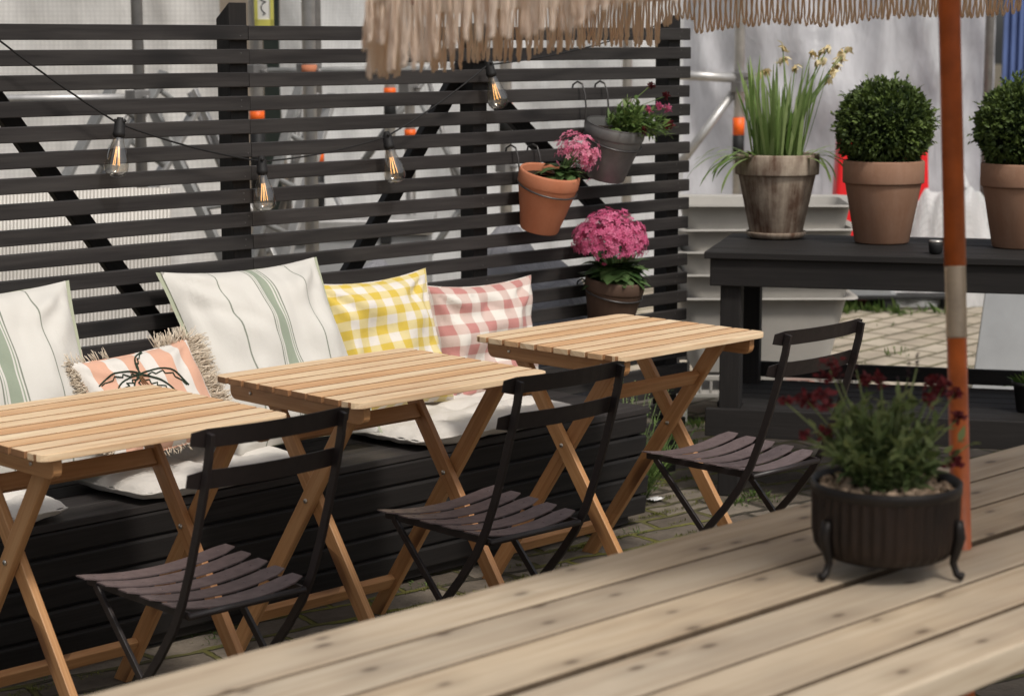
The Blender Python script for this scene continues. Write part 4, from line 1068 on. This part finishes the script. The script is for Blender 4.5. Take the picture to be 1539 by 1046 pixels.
def tufts(b, c, n, rr, h):
    for i in range(n):
        a = rnd(0, 6.28); r = rnd(0, rr); el = rnd(.3, 1.5)
        b.leaf(V(c) + V((math.cos(a) * r, math.sin(a) * r, 0)), (math.cos(a) * math.cos(el), math.sin(a) * math.cos(el), math.sin(el)), (0, 0, 1) if el < 1 else (1, 0, 0), h * rnd(.5, 1.2), h * rnd(.12, .3), rnd(.2, 1), 3)
b = MB()
for i in range(900):
    x, y = rnd(1.9, 6.6), rnd(2.9, 4.9)
    if noise.noise(V((x * 1.3, y * 1.3, 3))) < .0: continue
    row = round((y * math.cos(R(8)) + 0) / .125) * .125 + rnd(-.012, .012)
    c = V((x, row, .002)); 
    for q in range(16): tufts(b, c + V((rnd(-.05, .05), rnd(-.012, .012), 0)), 3, .006, rnd(.005, .013))
tag(b.build('moss', M['moss']), kind='stuff')
b = MB()
for (x, y, n, h) in ((1050, 640, 26, .07), (1040, 668, 20, .05), (1062, 690, 20, .05), (1010, 720, 14, .04), (1105, 755, 26, .05), (1130, 745, 30, .05), (1150, 752, 20, .04), (960, 800, 16, .03), (900, 800, 14, .03), (700, 850, 16, .03), (640, 880, 16, .03), (1098, 640, 14, .06), (1180, 640, 20, .05), (1160, 690, 18, .04), (320, 960, 16, .03), (480, 905, 16, .03), (60, 1020, 14, .03)):
    tufts(b, atZ(x, y, .002), n * 2, .06, h * .55)
for i in range(40):
    q = atZ(rnd(1240, 1430), rnd(448, 472), .005); tufts(b, q, 14, .06, rnd(.05, .11))
for i in range(24):
    q = atZ(rnd(1240, 1530), rnd(470, 600), .006); tufts(b, q, 6, .05, rnd(.02, .04))
tag(b.build('weeds', M['grass']), kind='stuff')
q = atZ(985, 752, .004); b = MB()
b.grid(lambda u, v: q + V(((u - .5) * .055, (v - .5) * .04, .006 + .010 * abs(noise.noise(V((u * 3, v * 3, 2)))))), 8, 6)
tag(b.build('paper_scrap', M['paper'], origin=q, solid=.0008), 'scrap of white paper on the stones near the bench end', 'litter')

# small black pot on the lower shelf, right edge
q = TP(1.02, .22, SZ + .0005); q = atZ(1543, 618, SZ + .0005)
th = thing('small_potted_plant', 'small black pot with a bright green seedling at the right edge', 'potted plant', q)
b = MB(); b.lathe([(0, 0), (.030, 0), (.034, .004), (.046, .085), (.052, .087), (.053, .10), (.049, .101), (.045, .085), (0, .082)], 28); b.build('pot', M['darkstuff'], th)
b = MB(); tufts(b, (0, 0, .08), 40, .03, .07); b.build('foliage', M['grass'], th)

# ------------------------------------------------------------------ things behind the fence
# stacked white tubs on a slotted crate
TC = atD(1138, 600, 8.15); TC.z = 0
cr = thing('slotted_crate', 'low white slotted plastic crate under the stacked tubs', 'crate', TC)
def TB(a, d, z): return TC + RT * a + FW * d + V((0, 0, z))
b = MB(); 
for d in (-.26, .26):
    b.beam(TB(-.36, d, .19), TB(.36, d, .19), .02, .02, (0, 0, 1)); b.beam(TB(-.36, d, .12), TB(.36, d, .12), .02, .02, (0, 0, 1))
    for i in range(17): b.beam(TB(-.352 + .044 * i, d, .13), TB(-.352 + .044 * i, d, .18), .012, .018, RT)
for a in (-.37, .37):
    b.beam(TB(a, -.27, .155), TB(a, .27, .155), .09, .02, (0, 0, 1))
b.beam(TB(-.36, 0, .115), TB(.36, 0, .115), .50, .01, FW); b.build('crate_body', M['whiteplastic'], cr, world=True, bevel=.003)
for a in (-.34, .34):
    for d in (-.25, .25): b = MB(); b.beam(TB(a, d, 0), TB(a, d, .108), .05, .05, RT); b.build('foot', M['whiteplastic'], cr, world=True, bevel=.003)
b = MB(); b.beam(TB(.08, -.285, .155), TB(.19, -.285, .155), .045, .02, (0, 0, 1)); b.build('orange_label', M['hiviz'], cr, world=True)
def tub(label, z, yaw, mat=None):
    t = thing('plastic_tub', label, 'tub', TB(rnd(-.01, .01), rnd(-.01, .01), z), YAW - math.pi / 2 + R(yaw), 'stacked white plastic tubs')
    b = MB(); H = .30; lv = [(.27, .19, 0), (.335, .235, H), (.375, .27, H + .012), (.377, .272, H + .004), (.340, .24, H - .008), (.262, .184, .006)]
    def rr(hx, hy, z_, n=6, r=.05):
        o = []
        for sx, sy, a0 in ((1, 1, 0), (-1, 1, 90), (-1, -1, 180), (1, -1, 270)):
            for k_ in range(n): a = R(a0 + 90 * k_ / (n - 1)); o.append((sx * (hx - r) + r * math.cos(a), sy * (hy - r) + r * math.sin(a), z_))
        return o
    order = [lv[5], lv[4]][0:0] + [lv[0], lv[1], lv[3], lv[2], (.334, .234, H + .006), (.262, .184, .006)]
    vs = []; 
    for hx, hy, z_ in order: vs += rr(hx, hy, z_)
    n = 24; fs = []; uv = []
    for i in range(len(order) - 1):
        for j in range(n): j2 = (j + 1) % n; fs.append((i * n + j, i * n + j2, (i + 1) * n + j2, (i + 1) * n + j)); uv.append([(0, 0)] * 4)
    fs.append(tuple(range(n))[::-1]); uv.append([(0, 0)] * n); fs.append(tuple(range((len(order) - 1) * n, len(order) * n))); uv.append([(0, 0)] * n)
    b.add(vs, fs, uv, rnd(0, 1), True); o = b.build('tub_shell', M['whiteplastic'], t); 
    md = o.modifiers.new('es', 'EDGE_SPLIT'); md.split_angle = R(45)
    return t
tub('bottom white plastic tub of the stack, resting on the crate', .202, 0)
tub('second white plastic tub from the bottom of the stack', .297, 1)
tub('third white plastic tub from the bottom of the stack', .387, -1)
tub('second white plastic tub from the top of the stack', .477, 2)
tub('topmost white plastic tub of the stack beside the fence end', .572, -3)

# facade, sheets
def wall(name, xa, xb, d, z0, z1, mat, label, cat, thick=.2):
    pa, pb = atD(xa, 65, d), atD(xb, 65, d); c = (pa + pb) / 2
    b = MB(); b.beam((pa.x, pa.y, (z0 + z1) / 2), (pb.x, pb.y, (z0 + z1) / 2), z1 - z0, thick, (0, 0, 1), .5)
    return tag(b.build(name, mat, origin=(c.x, c.y, z0)), label, cat)
wall('building_wall', 318, 432, 13.4, 0, 5, M['render_wall'], 'narrow strip of beige rendered wall between the white sheets', 'wall', .3)
wall('dark_doorway_panel', 396, 420, 12.9, 0, 3.2, M['greendark'], 'narrow dark green door edge beside the yellow sign', 'door', .06)
bl = thing('blue_steel_door', 'blue ribbed steel wall panel at the top right edge', 'panel', atD(1600, 431, 13.2) * 1)
bl.location.z = 0
b = MB(); pa = atD(1506, 65, 13.2); pb = atD(1900, 65, 13.2); n = 34
for i in range(n):
    p0 = pa.lerp(pb, i / n); p1 = pa.lerp(pb, (i + .5) / n); o = FW * (-.03)
    for (q0, q1, of) in ((p0, p1, o), (p1, pa.lerp(pb, (i + 1) / n), V((0, 0, 0)))):
        b.beam((q0 + of).xy.to_3d() + V((0, 0, 2.25)), (q1 + of).xy.to_3d() + V((0, 0, 2.25)), 4.5, .03, (0, 0, 1), .5)
b.build('ribbed_panel', M['blue'], bl, world=True)
def sheet(name, xa, xb, d, z0, z1, mat, label, amp, fx, seed, slant=0, uvs=1.0, group=None):
    pa, pb = atD(xa, 65, d), atD(xb, 65, d); W2 = (pb - pa).length; c = (pa + pb) / 2; c = V((c.x, c.y, z0))
    nu = int(W2 * 22) + 10; nv = int((z1 - z0) * 14)
    def fn(u, v):
        z = z0 + (z1 - z0) * v; q = pa.lerp(pb, u)
        s = u * W2
        f = noise.noise(V((s * fx + v * slant, z * .35, seed))) * amp + abs(noise.noise(V((s * fx * 2.3 + v * slant * 2, z * .8, seed + 5)))) * amp * .7 + noise.noise(V((s * 5, z * 4, seed))) * amp * .12
        edge = (math.sin(z * 3.1 + seed) * .03 + (.15 - .05 * z) * slant * .5) * (1 if u < .5 else .3)
        return V((q.x, q.y, z)) + FW * f + RT * edge * (1 - u)
    b = MB(); b.grid(fn, nu, nv); b.uv = [(u * W2 * uvs, v * (z1 - z0) * uvs) for u, v in b.uv]
    return tag(b.build(name, mat, origin=c), label, 'sheeting', group)
sheet('mesh_netting', -300, 330, 12.4, 0, 4.6, M['net'], 'white mesh netting hanging over the scaffold at the left', .22, 1.1, 2, .2, .55)
sheet('woven_tarpaulin', 418, 1030, 12.3, 0, 4.6, M['tarp'], 'white woven tarpaulin draped behind the middle of the fence', .30, 1.4, 7, .8, .8)
sheet('plastic_film', 1010, 1500, 12.5, 0, 4.6, M['film'], 'milky creased plastic film hanging behind the pots at the right', .35, 1.2, 13, .5)
# crumpled film at the foot
q = atD(1424, 430, 11.6); q.z = 0
b = MB()
def heap(u, v, q=q):
    U, W2 = (u - .5) * 2, v; h = .80 * max(0, 1 - U * U) ** .7 * (1 - abs(2 * v - 1) ** 2) ** .6
    h *= .8 + .5 * noise.noise(V((u * 4, v * 3, 3))) + .22 * abs(noise.noise(V((u * 9, v * 6, 9))))
    return q + RT * (U * .47) + FW * ((v - .5) * .5 + .1 * noise.noise(V((u * 5, v * 5, 1)))) + V((0, 0, max(.003, h)))
b.grid(heap, 60, 40); tag(b.build('crumpled_film', M['tarp'], origin=q), 'crumpled heap of white plastic film at the foot of the sheeting', 'plastic film')
# red barrier
q = atD(1319, 440, 11.9); q.z = 0
rb = thing('red_barrier', 'red plastic road barrier behind the middle boxwood pot', 'barrier', q)
b = MB(); hw0, hw1, H = .30, .262, 1.0
poly = [(-hw0, 0), (hw0, 0), (hw0 - .005, .30), (hw1, .96), (hw1 - .03, H), (-hw1 + .03, H), (-hw1, .96), (-hw0 + .005, .30)]
Mx = Matrix((RT, V((0, 0, 1)), -FW)).transposed().to_4x4(); Mx.translation = q
b.prism(poly, -.08, .08, Mx); b.build('barrier_body', M['red'], rb, world=True, bevel=.02)
b = MB(); b.prism([(-.36, 0), (.36, 0), (.34, .08), (-.34, .08)], -.16, .16, Mx); b.build('foot', M['darkstuff'], rb, world=True, bevel=.01)
# low dark pallet with grey sheets
q = atD(1330, 464, 11.25); q.z = 0
tr = thing('low_pallet', 'low black pallet in shade beyond the potting table, in front of the plastic film', 'pallet', q)
def TQ(a, d, z): return q + RT * a + FW * d + V((0, 0, z))
b = MB()
for d in (.0, .13, .26, .39): b.beam(TQ(-.38, d, .078), TQ(.42, d, .078), .10, .018, FW)
b.build('deck', M['darkstuff'], tr, world=True, bevel=.003)
for a in (-.34, .02, .38): b = MB(); b.beam(TQ(a, -.04, .0345), TQ(a, .43, .0345), .069, .07, (0, 0, 1)); b.build('bearer', M['darkstuff'], tr, world=True, bevel=.003)
b = MB()
for k_ in range(3): b.beam(TQ(-.36 + .03 * k_, .2, .096 + .014 * k_), TQ(.06 - .03 * k_, .2, .096 + .014 * k_), .44, .012, FW)
tag(b.build('grey_sheets', M['greyboard'], origin=TQ(-.15, .2, .089)), 'short stack of grey sheets lying on the low black pallet', 'sheets')
# leaning grey board
q = atD(1512, 604, 8.4); q.z = 0
b = MB(); Mx = Matrix((RT, (V((0, 0, 1)) * .97 + FW * .24).normalized(), V((0, 0, 0)))).transposed()
yb = (V((0, 0, 1)) * .97 + FW * .24).normalized(); zb = RT.cross(yb); m = frame(q, RT, yb, zb)
b.prism([(-.155, 0), (.30, 0), (.24, .475), (.06, .47), (.02, .485), (-.03, .472), (-.075, .49)], -.009, .009, m)
tag(b.build('grey_board', M['greyboard'], origin=q, bevel=.002), 'pale grey board with a ragged top edge leaning near the right edge', 'board')

# scaffold
sf = thing('scaffold', 'galvanised tube scaffold with orange sleeves standing behind the fence', 'scaffold', (*atD(600, 65, 10).xy, 0))
def pole(x, d, r, bands, dark=False, h=4.4):
    q = atD(x, 65, d); b = MB(); b.tube([(q.x, q.y, .012), (q.x, q.y, h)], r, 12); st_ = b.build('standard', M['darkgalv' if dark else 'galv'], sf, world=True)
    b = MB(); b.box((q.x, q.y, .006), .14, .14, .010); b.build('base_plate', M['galv'], st_, world=True)
    for (y0, y1, mk) in bands:
        za = atD(x, y0, d).z; zb = atD(x, y1, d).z; b = MB(); b.tube([(q.x, q.y, zb), (q.x, q.y, za)], r + .004, 12); b.build('sleeve', M[mk], st_, world=True)
    return q
pole(207, 8.0, .024, [(456, 472, 'hiviz')], True)
pole(168, 7.6, .024, [(457, 476, 'hiviz')], False, .95)
pole(384, 8.6, .029, [(168, 183, 'hiviz'), (183, 300, 'darkstuff')])
pole(464, 8.0, .028, [(98, 112, 'terra')])
pole(473, 9.2, .031, [(228, 247, 'hiviz'), (247, 330, 'darkstuff')], True)
pole(585, 10.2, .028, [(133, 143, 'hiviz'), (143, 190, 'darkstuff')])
pole(615, 9.4, .024, [(196, 206, 'hiviz'), (206, 240, 'galv')])
pole(760, 9.8, .03, [(156, 168, 'hiviz'), (168, 205, 'darkstuff')])
pole(943, 10.4, .026, [(230, 262, 'darkstuff')])
pole(1112, 11.2, .030, [(178, 204, 'hiviz'), (204, 240, 'darkstuff')])
pole(1487, 11.9, .028, [], True)
def bar(x0, y0, x1, y1, d, r=.02, d2=None, m='galv', nm='ledger'):
    b = MB(); b.tube([atD(x0, y0, d), atD(x1, y1, d2 or d)], r, 10); b.build(nm, M[m], sf, world=True)
bar(-150, 150, 215, 147, 8.05, .017); bar(384, 107, 640, 104, 9.0, .014, None, 'alu'); bar(384, 112, 640, 109, 9.05, .01)
bar(1000, 112, 1112, 118, 11.2, .028); bar(1020, 250, 1108, 132, 11.25, .026, None, 'galv', 'brace'); bar(655, 95, 545, 245, 10.4, .02, None, 'alu', 'brace'); bar(620, 130, 705, 290, 9.9, .016, None, 'alu', 'brace')
bar(730, 260, 640, 390, 10.0, .018, None, 'alu', 'brace'); bar(500, 285, 560, 410, 9.6, .016, None, 'galv', 'brace'); bar(-100, 380, 190, 430, 8.2, .02, 8.0, 'alu')
for (x, y, d) in ((207, 147, 8.0), (384, 108, 8.62), (464, 107, 8.05), (585, 107, 9.6), (1112, 117, 11.2), (1112, 131, 11.2), (615, 132, 9.4), (473, 285, 9.2), (760, 250, 9.8)):
    q = atD(x, y, d); b = MB(); b.box(q, .075, .075, .06, .5); b.tube([q + RT * .03 - FW * .03, q + RT * .055 - FW * .05], .011, 8); b.build('coupler', M['darkgalv'], sf, world=True, bevel=.006)
for (x0_, y0_, x1_, y1_, d) in ((418, 330, 478, 140, 9.0), (432, 330, 452, 140, 8.9), (228, 150, 318, 330, 8.9), (285, 140, 352, 300, 9.0), (112, 330, 206, 150, 8.7), (640, 105, 700, 330, 10.1)):
    bar(x0_, y0_, x1_, y1_, d, .013, None, 'darkgalv', 'brace')
# ladders leaning
def ladder(label, xb, yb, xt, yt, d, w, n):
    p0 = atD(xb, yb, d); p0.z = 0; p1 = atD(xt, yt, d + .25); th = thing('aluminium_ladder', label, 'ladder', p0, 0, 'ladders propped behind the fence')
    a = (p1 - p0).normalized(); sd = (FW - a * FW.dot(a)).normalized()
    sd = (sd * .75 + RT * .66); sd = (sd - a * sd.dot(a)).normalized()
    for s_ in (-1, 1): b = MB(); b.beam(p0 + sd * w * s_, p1 + sd * w * s_, .055, .022, a.cross(sd)); b.build('rail', M['alu' if s_ < 0 else 'galv'], th, world=True, bevel=.003)
    for i in range(n): c = p0.lerp(p1, (i + .7) / n); b = MB(); b.tube([c - sd * w, c + sd * w], .013, 8); b.build('rung', M['alu'], th, world=True)
ladder('aluminium ladder leaning to the right, leftmost of those behind the fence', -45, 610, 195, 140, 8.3, .10, 6)
ladder('aluminium ladder leaning to the right, beside the dark scaffold pole', 15, 610, 275, 130, 8.5, .13, 6)
ladder('aluminium ladder leaning to the left, its top behind the left fence post gap', 468, 610, 255, 140, 8.7, .14, 6)
ladder('aluminium ladder leaning to the right, seen through the fence just right of its tall post', 345, 610, 478, 128, 8.6, .10, 7)
# ribbed sheets
q = atD(70, 620, 7.6); q.z = 0; b = MB(); Wd = .95
Mr = frame(q, RT, (V((0, 0, 1)) * .98 + FW * .18).normalized(), RT.cross((V((0, 0, 1)) * .98 + FW * .18).normalized()))
b.M = Mr; b.grid(lambda u, v: V(((u - .5) * Wd, v * .98, .0015 * math.sin(u * 2 * math.pi * 9))), 120, 4)
tag(b.build('ribbed_sheet', M['ribbed'], origin=q, solid=.002), 'cream ribbed plastic sheet leaning behind the left of the fence', 'sheet')
# sign
q = atD(397, 20, 8.45)
sg = thing('framed_sign', 'white sign with handwritten dark script in a yellow frame, fixed to a scaffold pole', 'sign', (q.x, q.y, 1.6))
def SG(a, z, o=0): return V((q.x, q.y, 0)) + RT * a + V((0, 0, z)) - FW * o
b = MB(); b.beam(SG(0, 1.62), SG(0, 2.30), .070, .008, RT); b.build('sign_face', M['signwhite'], sg, world=True)
b = MB()
for a in (-.034, .034): b.beam(SG(a, 1.59, .003), SG(a, 2.30, .003), .014, .016, RT)
b.beam(SG(-.041, 1.605, .004), SG(.041, 1.605, .004), .030, .014, (0, 0, 1))
b.build('frame', M['yellowp'], sg, world=True)
b = MB(); pts = []
for i in range(90):
    t = i / 89; z = 1.632 + .5 * t; pts.append(SG(-.006 + .014 * math.sin(t * 62) * (.5 + .5 * abs(math.sin(t * 11))) + .006 * math.sin(t * 23), z + .007 * math.cos(t * 62), .0055))
b.tube(pts, .0022, 5); b.build('handwriting', M['ink'], sg, world=True)
# tarpaulin heap
q = atD(690, 640, 7.3); q.z = 0; b = MB()
def heap2(u, v):
    U, W2 = (u - .5) * 2, (v - .5) * 2; h = .80 * max(0, 1 - abs(U) ** 3) ** .5 * max(0, 1 - abs(W2) ** 3) ** .5
    h *= 1 + .35 * noise.noise(V((u * 4 + 2, v * 2, 3))) - .22 * (1 - abs(U)) ** 2 + .08 * noise.noise(V((u * 14, v * 8, 9)))
    return q + RT * (U * .62) + FW * (W2 * .4) + V((0, 0, max(.002, h)))
b.grid(heap2, 70, 40); tag(b.build('covered_heap', M['tarpgrey'], origin=q), 'low heap under grey tarpaulin behind the fence and the yellow cushion', 'tarpaulin')

q = atD(180, 640, 6.9); q.z = 0; b = MB()
def heap3(u, v):
    U, W2 = (u - .5) * 2, (v - .5) * 2; h = .47 * max(0, 1 - abs(U) ** 3) ** .5 * max(0, 1 - abs(W2) ** 3) ** .5
    h *= 1 + .25 * noise.noise(V((u * 4 + 7, v * 2, 6))) + .08 * noise.noise(V((u * 14, v * 8, 2)))
    return q + RT * (U * .34) + FW * (W2 * .3) + V((0, 0, max(.002, h)))
b.grid(heap3, 50, 30); tag(b.build('covered_heap', M['tarpblue'], origin=q), 'low heap under blue-grey plastic sheet behind the palm cushion', 'tarpaulin')

q = atD(520, 600, 9.4); q.z = 0
sb = thing('storage_box', 'grey lidded site storage box standing behind the fence between the scaffold poles', 'box', q)
def SB(a, d, z): return q + RT * a + FW * d + V((0, 0, z))
b = MB(); b.beam(SB(-.40, .25, .31), SB(.40, .25, .31), .62, .46, (0, 0, 1)); b.build('box_body', M['greyboard'], sb, world=True, bevel=.012)
b = MB(); b.beam(SB(-.425, .25, .66), SB(.425, .25, .66), .075, .52, (0, 0, 1)); b.build('lid', M['galv'], sb, world=True, bevel=.012)
for a in (-.2, .2): b = MB(); b.beam(SB(a, .012, .58), SB(a, .012, .66), .05, .02, RT); b.build('latch', M['darkstuff'], sb, world=True, bevel=.004)
